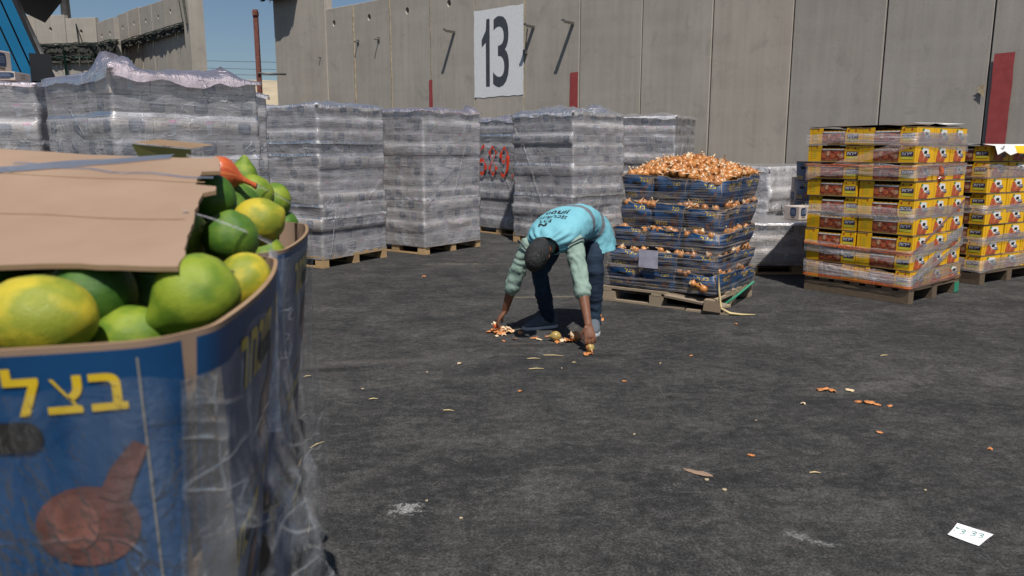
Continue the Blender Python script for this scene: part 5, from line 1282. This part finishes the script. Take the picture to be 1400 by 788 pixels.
def person():
    root = thing('person', 'person in light blue safety vest and jeans bending down to pick up onions', 'person', (0.48, 6.05, 0))
    inv = Matrix.Translation((-0.48, -6.05, 0))
    def child(name, me, par=None):
        o = obj(name, me, par or root)
        if par is None or par is root: me.transform(inv)
        else: me.transform(inv)
        return o
    V = Vector
    SH = V((0.92, -0.37, 0.08)).normalized()
    hipL, hipR = V((0.42, 6.20, 0.84)), V((0.62, 6.17, 0.84))
    kneeL, kneeR = V((0.215, 5.99, 0.47)), V((0.655, 5.97, 0.46))
    ankL, ankR = V((0.29, 6.07, 0.09)), V((0.655, 5.97, 0.09))
    pel = V((0.53, 6.18, 0.85)); waist = V((0.48, 6.04, 0.885)); chest = V((0.40, 5.87, 0.845)); upper = V((0.325, 5.735, 0.765)); neck = V((0.265, 5.64, 0.715))
    shL, shR = V((0.135, 5.775, 0.705)), V((0.455, 5.645, 0.74))
    elL, elR = V((0.015, 5.82, 0.435)), V((0.505, 5.50, 0.46))
    wrL, wrR = V((-0.055, 5.90, 0.175)), V((0.545, 5.35, 0.19))
    # ---- head frame
    hc = V((0.188, 5.545, 0.665)); crown = V((-0.30, -0.80, -0.42)).normalized(); face = V((-0.12, 0.42, -0.9)); face = (face-crown*face.dot(crown)).normalized(); hs = crown.cross(face).normalized()
    H = lambda s, c, f: hc+hs*s+crown*c+face*f
    # ---- body: one skin
    mb = MB()
    sweep(mb, [(pel, 0.155, 0.105), (waist, 0.135, 0.095), (chest, 0.155, 0.105), (upper, 0.15, 0.085), (upper.lerp(neck, 0.5), 0.10, 0.07)], 20, SH)
    sweep(mb, [(upper, 0.06, 0.06), (neck, 0.055, 0.058), (hc+crown*-0.05, 0.056, 0.06)], 14, SH)
    # skull and jaw
    sweep(mb, [(H(0, -0.045, -0.012), 0.058, 0.078), (H(0, -0.01, -0.012), 0.07, 0.092), (H(0, 0.03, -0.010), 0.074, 0.097), (H(0, 0.065, -0.014), 0.066, 0.085), (H(0, 0.09, -0.018), 0.045, 0.06)], 18, hs)
    sweep(mb, [(H(0, -0.02, 0.03), 0.055, 0.045), (H(0, -0.065, 0.045), 0.046, 0.04), (H(0, -0.095, 0.06), 0.03, 0.026)], 14, hs)
    sweep(mb, [(H(0, 0.02, 0.085), 0.009, 0.010), (H(0, -0.005, 0.098), 0.011, 0.012), (H(0, -0.022, 0.108), 0.016, 0.014)], 10, hs)        # nose
    sweep(mb, [(H(-0.022, 0.028, 0.078), 0.010, 0.008), (H(0.022, 0.028, 0.078), 0.010, 0.008)], 8)                                          # brow
    sweep(mb, [(H(-0.016, -0.052, 0.083), 0.006, 0.008), (H(0.016, -0.052, 0.083), 0.006, 0.008)], 8)                                        # lips
    for s in (-1, 1): sweep(mb, [(H(s*0.076, -0.028, -0.004), 0.007, 0.014), (H(s*0.082, -0.002, -0.012), 0.008, 0.020), (H(s*0.083, 0.018, -0.014), 0.007, 0.016)], 10, hs)
    # arms
    for sh, el, wr_ in ((shL, elL, wrL), (shR, elR, wrR)):
        sweep(mb, [(sh, 0.052, 0.052), (sh.lerp(el, 0.5), 0.047, 0.046), (el, 0.040, 0.040), (el.lerp(wr_, 0.3), 0.041, 0.039), (el.lerp(wr_, 0.7), 0.032, 0.029), (wr_, 0.027, 0.022)], 14)
    # legs
    for hp, kn, an in ((hipL, kneeL, ankL), (hipR, kneeR, ankR)):
        sweep(mb, [(hp, 0.08, 0.085), (hp.lerp(kn, 0.5), 0.072, 0.075), (kn, 0.055, 0.058), (kn.lerp(an, 0.35), 0.052, 0.055), (kn.lerp(an, 0.8), 0.036, 0.038), (an+V((0, 0, 0.02)), 0.035, 0.037)], 14)
    # hands
    def hand(W, d, s, palm, spread, curls, thumb_sign):
        d = d.normalized(); s = (s-d*s.dot(d)).normalized(); n_ = palm.normalized(); n_ = (n_-d*n_.dot(d)-s*n_.dot(s)).normalized()
        sweep(mb, [(W, 0.027, 0.019), (W+d*0.03, 0.036, 0.017), (W+d*0.065, 0.041, 0.016), (W+d*0.088, 0.040, 0.013)], 14, s)
        tips = []
        for k, (off, ln, cu) in enumerate(zip((-0.030, -0.010, 0.010, 0.029), (0.82, 1.0, 0.95, 0.72), curls)):
            p = W+d*(0.086-0.004*abs(k-1.2))+s*off*spread; dirv = (d+s*off*4.0*(spread-0.6)).normalized(); ch = [(p-d*0.015, 0.0095, 0.0095)]
            an = cu*0.5
            for seg, L in enumerate((0.042*ln, 0.028*ln, 0.021*ln)):
                q = (dirv*math.cos(an)+n_*math.sin(an)).normalized(); ch.append((p, 0.0095-0.0006*seg, 0.0095-0.0006*seg)); p = p+q*L; an += cu
            ch.append((p, 0.0072, 0.0072)); tips.append(p); sweep(mb, ch, 10)
        b = W+d*0.028+s*0.028*thumb_sign; q1 = (d*0.62+s*0.6*thumb_sign+n_*0.45).normalized(); q2 = (d*0.85+s*0.1*thumb_sign+n_*0.55).normalized(); q3 = (d*0.9-s*0.25*thumb_sign+n_*0.5).normalized()
        p1 = b+q1*0.040; p2 = p1+q2*0.032; p3 = p2+q3*0.024
        sweep(mb, [(b-q1*0.01, 0.015, 0.015), (p1, 0.0115, 0.0115), (p2, 0.010, 0.010), (p3, 0.008, 0.008)], 10)
        return tips
    hand(wrL, V((-0.055, 0.0, -0.075)), V((0.15, -1, 0.05)), V((0.6, 0.1, -0.5)), 1.05, (0.55, 0.5, 0.5, 0.6), -1)
    hand(wrR, V((0.012, -0.045, -0.095)), V((1, 0.05, 0.1)), V((0.0, 0.75, -0.4)), 1.1, (0.42, 0.42, 0.45, 0.5), -1)
    body = remesh(mb, 'body', 0.0055, ['skin'], 3)
    child('body', body)
    # eyes
    for s in (-1, 1):
        m2 = MB(); sweep(m2, [(H(s*0.031, 0.006, 0.074), 0.010, 0.009), (H(s*0.0315, 0.006, 0.0745), 0.010, 0.009)], 10, hs); child('eye', m2.mesh('eye', ['eye']))
    # hair: close-cropped cap over crown and back of the head
    mb2 = MB()
    sweep(mb2, [(H(0, -0.055, -0.055), 0.068, 0.058), (H(0, -0.01, -0.036), 0.083, 0.086), (H(0, 0.035, -0.016), 0.088, 0.110), (H(0, 0.07, -0.014), 0.084, 0.106), (H(0, 0.104, -0.014), 0.064, 0.084)], 20, hs)
    child('hair', remesh(mb2, 'hair', 0.006, ['hair'], 2, lambda c, n_: 0.0025*fbm(c*60, 1.0, 3)))
    # ---- trousers
    mb3 = MB()
    sweep(mb3, [(pel+V((-0.02, -0.05, 0.01)), 0.165, 0.12), (pel+V((0.01, 0.03, -0.02)), 0.172, 0.13), (pel+V((0.02, 0.05, -0.06)), 0.15, 0.10)], 20, SH)
    for hp, kn, an in ((hipL, kneeL, ankL), (hipR, kneeR, ankR)):
        sweep(mb3, [(hp+V((0, 0.01, 0)), 0.095, 0.105), (hp.lerp(kn, 0.5), 0.086, 0.092), (kn, 0.070, 0.075), (kn.lerp(an, 0.4), 0.066, 0.070), (kn.lerp(an, 0.85), 0.058, 0.062), (an+V((0, 0, 0.0)), 0.060, 0.063)], 18)
    def wr_tr(c, n_):
        k = 0.010*fbm(V((c.x*5, c.y*5, c.z*16)), 1.0, 3)
        if c.z < 0.30: k += 0.006*math.sin(c.z*95+6*fbm(c*6))*max(0, 1-c.z/0.30)
        return k
    child('trousers', remesh(mb3, 'trousers', 0.008, ['denim'], 3, wr_tr))
    # ---- shirt: torso and sleeves rolled above the elbow / at the forearm
    mb4 = MB()
    sweep(mb4, [(waist, 0.16, 0.115), (chest, 0.165, 0.11), (upper, 0.15, 0.088), (upper.lerp(neck, 0.4), 0.095, 0.07)], 20, SH)
    sweep(mb4, [(neck.lerp(upper, 0.35), 0.068, 0.066), (neck+(upper-neck)*0.12, 0.066, 0.064)], 16, SH)
    for sh, el, wr_, f_ in ((shL, elL, wrL, 0.22), (shR, elR, wrR, 0.16)):
        c_ = el.lerp(wr_, f_)
        sweep(mb4, [(sh.lerp(chest, 0.25), 0.085, 0.085), (sh, 0.078, 0.078), (sh.lerp(el, 0.35), 0.069, 0.070), (sh.lerp(el, 0.75), 0.062, 0.062), (el, 0.058, 0.058), (c_, 0.054, 0.054)], 18)
        dd = (wr_-el).normalized(); sweep(mb4, [(c_-dd*0.030, 0.061, 0.061), (c_-dd*0.005, 0.063, 0.063), (c_+dd*0.012, 0.060, 0.060)], 18)
    def wr_sh(c, n_): return 0.008*fbm(V((c.x*9, c.y*9, c.z*12)), 1.0, 2)+0.0032*math.sin(c.z*48+c.x*60+c.y*30+7*fbm(c*5))+0.002*fbm(c*40)
    child('shirt', remesh(mb4, 'shirt', 0.0075, ['shirt'], 3, wr_sh))
    # ---- vest: rings along the bent back, hem hanging at the hips
    ringsV = [  # centre, half width, half thickness
        (0.250, 5.612, 0.722, 0.100, 0.082), (0.275, 5.652, 0.750, 0.172, 0.104), (0.320, 5.728, 0.788, 0.212, 0.130), (0.398, 5.868, 0.832, 0.212, 0.146),
        (0.475, 6.015, 0.852, 0.198, 0.148), (0.535, 6.135, 0.820, 0.215, 0.160), (0.585, 6.200, 0.735, 0.235, 0.185), (0.610, 6.205, 0.640, 0.235, 0.190)]
    dirs = [V((-0.4, -0.75, -0.5)), V((-0.4, -0.78, -0.46)), V((-0.42, -0.82, -0.38)), V((-0.45, -0.86, -0.18)), V((-0.44, -0.88, 0.10)), V((-0.35, -0.70, 0.62)), V((-0.15, -0.35, 0.92)), V((-0.05, -0.15, 0.98))]
    full = [r + tuple(d.normalized()) for r, d in zip(ringsV, dirs)]
    def vest_pt(t, phi, off=0.0):
        q = catmull(full, t); c = V(q[:3]); a, b = q[3]+off, q[4]+off; dv = V(q[5:8]).normalized()
        s = (SH-dv*SH.dot(dv)).normalized(); up = s.cross(dv); up = up if up.z >= -0.2 or up.y > 0 else -up
        if up.dot(V((0, 0.5, 1))) < 0: up = -up
        e = 0.82
        cs, sn = math.cos(phi), math.sin(phi); cs = math.copysign(abs(cs)**e, cs); sn = math.copysign(abs(sn)**e, sn)
        p = c+s*(a*cs)+up*(b*sn)
        w_ = 0.007*fbm(V((p.x*8, p.y*8, p.z*8)), 1.0, 3)-0.009*max(0, 0.35-abs(fbm(V((p.x*5+p.y*4, p.y*3, p.z*9)), 1.0, 2)))+0.003*fbm(p*24)+0.010*max(0, t-0.62)*math.sin(phi*9+3*t)*2.0
        if t < 0.22: w_ += 0.007*math.sin(phi*13)*math.sin(t/0.22*math.pi)
        nrm = (s*cs+up*sn).normalized(); return p+nrm*w_
    nT, nP = 90, 96
    bandsV = ((0.505, 0.560), (0.665, 0.725))
    def mif(i, j):
        t = (i+0.5)/nT
        if t > 0.985 or t < 0.012: return 2
        return 1 if any(a <= t <= b for a, b in bandsV) else 0
    mbv = MB(); rows = [[vest_pt(i/nT, 2*math.pi*j/nP) for j in range(nP)] for i in range(nT+1)]
    mbv.grid(rows, 0, True, True, mif); rows2 = [[vest_pt(i/nT, 2*math.pi*j/nP, -0.004) for j in range(nP)] for i in (nT, nT-4)]
    mbv.grid([rows[-1]]+rows2, 2, True, True)
    vest = child('vest', mbv.mesh('vest', ['vest', 'vest_band', 'vest_trim']))
    # lettering on the back, upside down to the viewer
    def letter(body, tc, size, bold, sx, xoff=0.0, name='lettering'):
        pts, fs = text2d(body, size, bold, sx); mbl = MB()
        mbl.add([vest_pt(tc-y/0.95, math.pi/2+(x+xoff)/0.19+0.06, 0.0045) for x, y in pts], fs, 0)
        o = child(name, mbl.mesh(name, ['vest_ink']), root); return o
    letter('ןוחטיב', 0.395, 0.050, 0.03, 0.85)
    letter('SECURITY', 0.328, 0.032, 0.01, 0.80)
    letter('זכר', 0.274, 0.034, 0.01, 0.9, 0.02)
    letter('N', 0.218, 0.045, 0.05, 1.4, 0.025, 'logo')
    # dark piping round the armholes
    for sh, el in ((shL, elL), (shR, elR)):
        d = (el-sh).normalized(); a = d.cross(V((0, 0, 1))).normalized(); b = d.cross(a); c = sh+d*0.012
        m5 = MB(); m5.tube([c+a*(0.092*math.cos(R(q)))+b*(0.098*math.sin(R(q)))-d*0.02*math.sin(R(q)*2) for q in range(0, 361, 15)], 0.006, 6, caps=False); child('armhole_piping', m5.mesh('armhole_piping', ['vest_trim']))
    # ---- shoes
    def shoe(an, dirv):
        d = V((dirv[0], dirv[1], 0)).normalized(); s = V((-d.y, d.x, 0)); b0 = V((an.x, an.y, 0))
        m6 = MB()
        sweep(m6, [(b0-d*0.055+V((0, 0, 0.052)), 0.036, 0.036), (b0+V((0, 0, 0.062)), 0.045, 0.055), (b0+d*0.06+V((0, 0, 0.056)), 0.048, 0.050), (b0+d*0.13+V((0, 0, 0.042)), 0.050, 0.034), (b0+d*0.185+V((0, 0, 0.032)), 0.036, 0.020)], 16, s)
        sweep(m6, [(b0-d*0.035+V((0, 0, 0.07)), 0.040, 0.05), (b0-d*0.02+V((0, 0, 0.10)), 0.042, 0.05)], 14, s)
        up = child('shoe', remesh(m6, 'shoe', 0.006, ['shoe'], 4))
        out_ = [(-0.085, 0.0), (-0.075, 0.03), (-0.03, 0.041), (0.05, 0.042), (0.12, 0.05), (0.18, 0.044), (0.215, 0.02), (0.222, 0.0)]
        ring = [(x, y) for x, y in out_]+[(x, -y) for x, y in reversed(out_[1:-1])]
        m7 = MB(); lo = [b0+d*x+s*y+V((0, 0, 0.002)) for x, y in ring]; mid = [b0+d*x*1.01+s*y*1.02+V((0, 0, 0.02)) for x, y in ring]; hi = [b0+d*x+s*y*0.98+V((0, 0, 0.032)) for x, y in ring]
        hi = [V((q.x, q.y, 0.024)) for q in hi]; mid = [V((q.x, q.y, 0.014)) for q in mid]; m7.grid([lo, mid, hi], 0, True, True); m7.add(lo, [tuple(reversed(range(len(lo))))]); m7.add(hi, [tuple(range(len(hi)))])
        me = m7.mesh('sole', ['sole']); me.transform(inv); obj('sole', me, up)
    shoe(ankL, (-0.93, -0.36)); shoe(ankR, (-0.12, -1.0))
person()

# ================================================================== things on the ground
def husk_mesh(seed, mat):
    rnd = random.Random(seed); mb = MB(); n = 7; rows = []
    for i in range(n):
        u = i/(n-1)-0.5; row = []
        for j in range(n):
            v = j/(n-1)-0.5; k = 1-0.6*abs(u)**1.5
            row.append((u*0.06+0.004*rnd.uniform(-1, 1), v*0.045*k+0.003*rnd.uniform(-1, 1), 0.004+0.014*(1-(2*abs(v))**2)*(0.4+0.8*abs(fbm((u*3, v*3, seed)))) + 0.006*rnd.random()))
        rows.append(row)
    mb.grid(rows, 0, True); return mb.mesh('husk_%d' % seed, [mat])
def litter():
    rnd = random.Random(77)
    HK = [husk_mesh(i, 'husk' if i % 3 else 'husk_pale') for i in range(6)]
    def husk(x, y, s, label, group, z=0.0):
        o = tag(obj('onion_skin', rnd.choice(HK), None, (x, y, z), rnd.uniform(0, 6.3), (s, s, s)), label, 'onion skin', group); o.rotation_euler = (rnd.uniform(-0.2, 0.2), rnd.uniform(-0.2, 0.2), rnd.uniform(0, 6.3))
    # little pile under the left hand
    for k in range(46): 
        r = abs(rnd.gauss(0, 0.050)); a = rnd.uniform(0, 6.3); husk(-0.08+r*1.6*math.cos(a), 5.89+r*math.sin(a), rnd.uniform(0.5, 1.3), 'orange onion skin in the pile under the hand beside the grey shoe', 'onion skins piled under the left-hand side hand', max(0, 0.05-r*0.7)*rnd.random())
    for x, y, s in ((0.17, 5.70, 0.9), (0.02, 5.68, 0.6), (-0.06, 5.62, 0.5), (0.12, 5.80, 0.6), (0.55, 5.26, 1.0), (0.20, 5.66, 0.8), (0.37, 5.62, 1.1), (0.34, 5.58, 0.9), (0.43, 5.60, 1.3), (0.47, 5.63, 1.2), (0.42, 5.66, 1.0), (0.75, 6.35, 1.2), (0.52, 5.22, 0.8)):
        husk(x, y, s, 'onion skin scrap on the asphalt in front of the bending person', 'onion skin scraps near the person')
    for x, y, s in ((1.86, 4.42, 1.1), (1.91, 4.40, 0.9), (2.02, 4.41, 0.8), (1.98, 4.20, 0.7), (2.03, 4.18, 1.0), (2.06, 4.15, 0.7), (1.65, 4.17, 0.6), (2.12, 4.13, 0.5)):
        husk(x, y, s, 'onion skin scrap lying in the open asphalt right of centre', 'onion skin scraps right of centre')
    for x, y, s in ((1.87, 3.72, 0.6), (2.75, 3.6, 0.7), (1.13, 3.42, 0.6), (2.3, 3.5, 0.5), (0.7, 4.6, 0.5), (0.05, 4.4, 0.5), (-0.35, 5.0, 0.6), (1.85, 6.2, 0.6), (-1.0, 8.6, 0.9), (1.25, 5.2, 0.5)):
        husk(x, y, s, 'stray onion skin flake alone on the asphalt', 'stray onion skin flakes')
    r1 = random.Random(3)
    onion((0.33, 5.62, 0.040), 'green-necked onion on the ground before the grey shoe', None, r1, 1.05, onion_mesh(41, 1.15, ('onion_green', 'husk')), 0.0)
    onion((0.475, 5.60, 0.042), 'brown onion on the ground beside the picking hand', None, r1, 1.1, ONION[1], 0.1)
    onion((0.555, 5.275, 0.040), 'onion being picked up by the nearer hand', None, r1, 0.8, onion_mesh(43, 1.0, ('onion_green', 'husk')), -0.2)
    onion((-0.125, 5.93, 0.052), 'onion held in the farther hand over the skins', None, r1, 0.7, onion_mesh(44, 1.0, ('onion_red', 'husk_pale')), 0.2)
    onion((0.73, 6.34, 0.036), 'onion lying behind the white shoe sole', None, r1, 0.8, ONION[2], 0.1)
    # straws
    for i, (x, y, L, a) in enumerate(((0.29, 5.20, 0.14, -8), (0.15, 5.12, 0.09, 3), (0.16, 4.87, 0.10, 4), (-0.8, 4.25, 0.05, 10), (-0.95, 3.55, 0.09, 60), (1.35, 3.22, 0.05, -5), (0.42, 5.02, 0.03, 20), (-0.35, 4.05, 0.06, -10), (-1.3, 4.7, 0.05, 30), (1.0, 5.0, 0.04, 70), (2.6, 5.2, 0.06, 15))):
        mb = MB(); mb.tube([(-L/2, 0, 0.005), (0, 0.004, 0.007), (L/2, 0, 0.005)], [0.003, 0.004, 0.002], 5)
        tag(obj('straw', mb.mesh('straw', ['straw']), None, (x, y, 0), R(a)), 'thin pale straw lying loose on the dark asphalt', 'straw', 'straws on the asphalt')
    for i, (x, y, s) in enumerate(((-1.45, 2.85, 0.02), (-1.35, 2.8, 0.012), (-0.35, 2.95, 0.012), (-0.2, 2.8, 0.014), (0.62, 3.7, 0.012), (1.3, 3.9, 0.012), (-0.55, 4.8, 0.016), (0.9, 3.05, 0.02), (2.6, 3.0, 0.01), (0.33, 4.9, 0.012), (-0.9, 4.45, 0.018), (1.75, 3.05, 0.012), (0.85, 3.15, 0.02), (2.1, 2.6, 0.01))):
        m = bmesh.new(); s *= 0.6; bmesh.ops.create_icosphere(m, subdivisions=2, radius=s)
        for v in m.verts: v.co *= 0.7+0.6*abs(fbm(v.co*60+Vector((i, 0, 0)))); v.co.z *= 0.5
        me = bpy.data.meshes.new('pebble'); m.to_mesh(me); m.free(); me.materials.append(M['mortar'])
        tag(obj('pebble', me, None, (x, y, s*0.3)), 'small pale chip lying on the dark asphalt', 'pebble', 'pale chips on the asphalt')
    # flattened scrap of cardboard fibre
    mb = MB(); pts = [(0.10*math.cos(a)*(1+0.35*fbm((math.cos(a)*2, math.sin(a)*2, 1))), 0.028*math.sin(a)*(1+0.4*fbm((math.cos(a)*3, math.sin(a)*3, 5)))) for a in [2*math.pi*k/22 for k in range(22)]]
    mb.add([(x, y, 0.004+0.006*abs(fbm((x*30, y*30, 0)))) for x, y in pts]+[(0, 0, 0.012)], [(k, (k+1) % 22, 22) for k in range(22)], 0, True)
    tag(obj('cardboard_scrap', mb.mesh('cardboard_scrap', ['cardboard']), None, (0.83, 3.22, 0), R(-35), (0.7, 0.7, 1)), 'frayed tan cardboard scrap flattened on the asphalt', 'scrap')
    # the folded paper
    p = thing('paper_sheet', 'folded white paper with green handwriting lying on the asphalt', 'paper', (1.715, 2.66, 0), R(0))
    c = [(-0.088, 0.0), (-0.035, 0.077), (0.02, 0.065), (0.082, -0.003), (0.022, -0.072)]
    S = lambda x, y: (x, y, 0.006+(0.012*max(0.0, y-0.045)*8)+0.0015*math.sin(x*40))
    mb = MB(); n = 14; rows = []
    q0, q1, q2, q3 = Vector((-0.088, 0.0)), Vector((-0.005, 0.083)), Vector((0.084, 0.0)), Vector((-0.02, -0.082))
    for i in range(n+1):
        row = []
        for j in range(n+1):
            u, v = i/n, j/n; pt = q0.lerp(q1, v).lerp(q3.lerp(q2, v), u); row.append(S(pt.x, pt.y))
        rows.append(row)
    mb.grid([list(reversed(r)) for r in rows], 0, True); obj('sheet', mb.mesh('sheet', ['paper']), p)
    def scribble(pts):
        rows = []; D = []
        for k in range(len(pts)-1):
            for q in range(4): D.append(Vector(pts[k]).lerp(Vector(pts[k+1]), q/4))
        D.append(Vector(pts[-1]))
        for k, d in enumerate(D):
            tn = (D[min(k+1, len(D)-1)]-D[max(k-1, 0)]).normalized(); nn = Vector((-tn.y, tn.x))*0.0013; rows.append([S(d.x+nn.x, d.y+nn.y), S(d.x-nn.x, d.y-nn.y)])
        mb = MB(); mb.grid([[(a[0], a[1], a[2]+0.0018) for a in r] for r in rows], 0, False); obj('handwriting', mb.mesh('handwriting', ['green_ink']), p)
    for base, ang in (((-0.028, 0.022), -0.6), ((0.002, 0.004), -0.6), ((0.02, -0.012), -0.6)):
        g = [(0.0, 0.02), (0.012, 0.024), (0.018, 0.014), (0.004, 0.006), (0.014, -0.002), (0.012, -0.014), (-0.002, -0.014)]
        scribble([(base[0]+x*math.cos(ang)-y*math.sin(ang), base[1]+x*math.sin(ang)+y*math.cos(ang)) for x, y in g])
    scribble([(-0.048, 0.030), (-0.04, 0.036)]); scribble([(-0.03, 0.05), (-0.018, 0.042), (-0.024, 0.056)])
litter()

# ================================================================== truck behind the left stacks
def truck():
    # cab faces right and slightly to the viewer; local x = forward, y = left of the cab, z up
    t = thing('truck', 'blue truck cab with black visor and mirror at the upper left edge', 'truck', (-5.95, 10.3, 0), R(36))
    mb = MB()
    prof = [(-2.2, 0.75), (0.06, 0.75), (0.10, 1.2), (0.02, 2.1), (-0.40, 3.42), (-0.6, 3.62), (-2.2, 3.62)]
    W_ = 2.4
    L = [(x, 0.0, z) for x, z in prof]; Rr = [(x, W_, z) for x, z in prof]; n = len(prof)
    mb.add(L+Rr, [tuple(range(n)), tuple(n+k for k in reversed(range(n)))]+[(k+n, (k+1) % n+n, (k+1) % n, k) for k in range(n)]); body = obj('cab_body', mb.mesh('cab_body', ['truck_blue']), t)
    def plate(name, pts, mat, par=t, th=0.03):
        m_ = MB(); m_.add([(x, y, z) for x, y, z in pts]+[(x, y+th, z) for x, y, z in pts], [tuple(range(len(pts))), tuple(len(pts)+k for k in reversed(range(len(pts))))]+[(len(pts)+k, len(pts)+(k+1) % len(pts), (k+1) % len(pts), k) for k in range(len(pts))]); return obj(name, m_.mesh(name, [mat]), par)
    door = plate('door', [(-1.45, -0.02, 0.95), (-0.42, -0.02, 0.95), (-0.42, -0.02, 2.2), (-1.45, -0.02, 2.2)], 'truck_black', th=0.02)
    plate('side_window', [(-1.42, -0.022, 2.22), (-0.44, -0.022, 2.22), (-0.76, -0.022, 3.25), (-1.42, -0.022, 3.25)], 'truck_glass', th=0.02)
    # ridged corner deflector: three blue ribs with dark grooves between
    def xf(z): return 0.02-(z-2.1)/(3.42-2.1)*0.42
    for k in range(3):
        o0 = -0.42+0.135*k
        plate('corner_rib', [(xf(z)+o0+dx, -0.075-0.015*k, z) for z, dx in ((2.25, 0.0), (2.25, 0.115), (3.55, 0.115), (3.55, 0.0))], 'truck_blue', th=0.06)
    plate('corner_backing', [(xf(2.2)-0.44, -0.04, 2.2), (xf(2.2)+0.02, -0.04, 2.2), (xf(3.6)+0.02, -0.04, 3.6), (xf(3.6)-0.44, -0.04, 3.6)], 'truck_black', th=0.03)
    m_ = MB(); m_.add([(0.04, 0.12, 2.12), (0.04, W_-0.12, 2.12), (-0.38, W_-0.12, 3.40), (-0.38, 0.12, 3.40)], [(0, 1, 2, 3)]); obj('windscreen', m_.mesh('windscreen', ['truck_glass']), t)
    m_ = MB(); m_.tube([(0.06, 0.02, 2.1), (-0.40, 0.02, 3.45)], 0.045, 8); obj('screen_seal', m_.mesh('screen_seal', ['steel']), t)
    m_ = MB(); m_.add([(-0.32, -0.05, 3.60), (0.16, 0.05, 3.34), (0.20, 0.15, 3.33), (0.20, W_-0.1, 3.33), (-0.32, W_+0.05, 3.60), (-0.32, -0.05, 3.66), (0.10, 0.05, 3.42), (0.10, W_-0.1, 3.42), (-0.32, W_+0.05, 3.66)], [(0, 1, 2, 3, 4), (8, 7, 6, 5), (0, 5, 6, 1), (1, 6, 2), (2, 6, 7, 3), (3, 7, 8, 4)]); obj('sun_visor', m_.mesh('sun_visor', ['truck_black']), t)
    m_ = MB(); m_.box((-0.62, -0.10, 1.5), (0.16, 0.0, 2.28), 0); m_.box((-0.26, -0.12, 2.28), (-0.02, 0.0, 2.62), 0); m_.box((-0.05, -0.08, 0.45), (0.18, W_+0.05, 2.0), 0); obj('front_corner', m_.mesh('front_corner', ['truck_black']), t)
    m_ = MB(); m_.box((-0.25, -0.13, 2.02), (-0.08, -0.10, 2.24), 0); obj('blue_inset', m_.mesh('blue_inset', ['truck_blue']), t)
    mir = obj('mirror', None, t)
    m_ = MB(); m_.tube([(-0.75, -0.02, 3.35), (-0.72, -0.30, 3.3), (-0.70, -0.34, 3.25)], 0.03, 7); m_.tube([(-0.75, -0.02, 2.6), (-0.72, -0.30, 2.62), (-0.70, -0.34, 2.7)], 0.03, 7); obj('mirror_arm', m_.mesh('mirror_arm', ['truck_black']), mir)
    bm = bmesh.new(); bmesh.ops.create_cube(bm, size=1); bmesh.ops.scale(bm, vec=(0.16, 0.26, 0.72), verts=bm.verts); bmesh.ops.bevel(bm, geom=list(bm.edges), offset=0.05, segments=3, affect='EDGES'); bmesh.ops.translate(bm, vec=(-1.02, -0.38, 3.1), verts=bm.verts); me = bpy.data.meshes.new('mirror_shell'); bm.to_mesh(me); bm.free(); me.materials.append(M['truck_black']); obj('mirror_shell', me, mir)
    for (x, y) in ((-0.95, 0.12), (-0.95, W_-0.12), (-4.2, 0.12), (-4.2, W_-0.12)):
        wh = obj('wheel', None, t, (x, y, 0.5)); m_ = MB(); rows = []
        for (yy, r) in ((-0.14, 0.30), (-0.15, 0.45), (-0.11, 0.5), (0.11, 0.5), (0.15, 0.45), (0.14, 0.30)): rows.append([(r*math.cos(2*math.pi*k/28), yy, r*math.sin(2*math.pi*k/28)) for k in range(28)])
        m_.grid(rows, 0, True, True); obj('tyre', m_.mesh('tyre', ['rubber']), wh)
        m_ = MB(); rows = [[(r*math.cos(2*math.pi*k/28), yy, r*math.sin(2*math.pi*k/28)) for k in range(28)] for (yy, r) in ((-0.13, 0.30), (-0.08, 0.2), (-0.12, 0.1), (-0.12, 0.01))]; m_.grid(rows, 0, True, True); obj('rim', m_.mesh('rim', ['steel']), wh)
    m_ = MB(); m_.box((-6.2, 0.75, 0.62), (-0.4, 1.65, 0.9), 0); obj('chassis', m_.mesh('chassis', ['truck_black']), t)
truck()
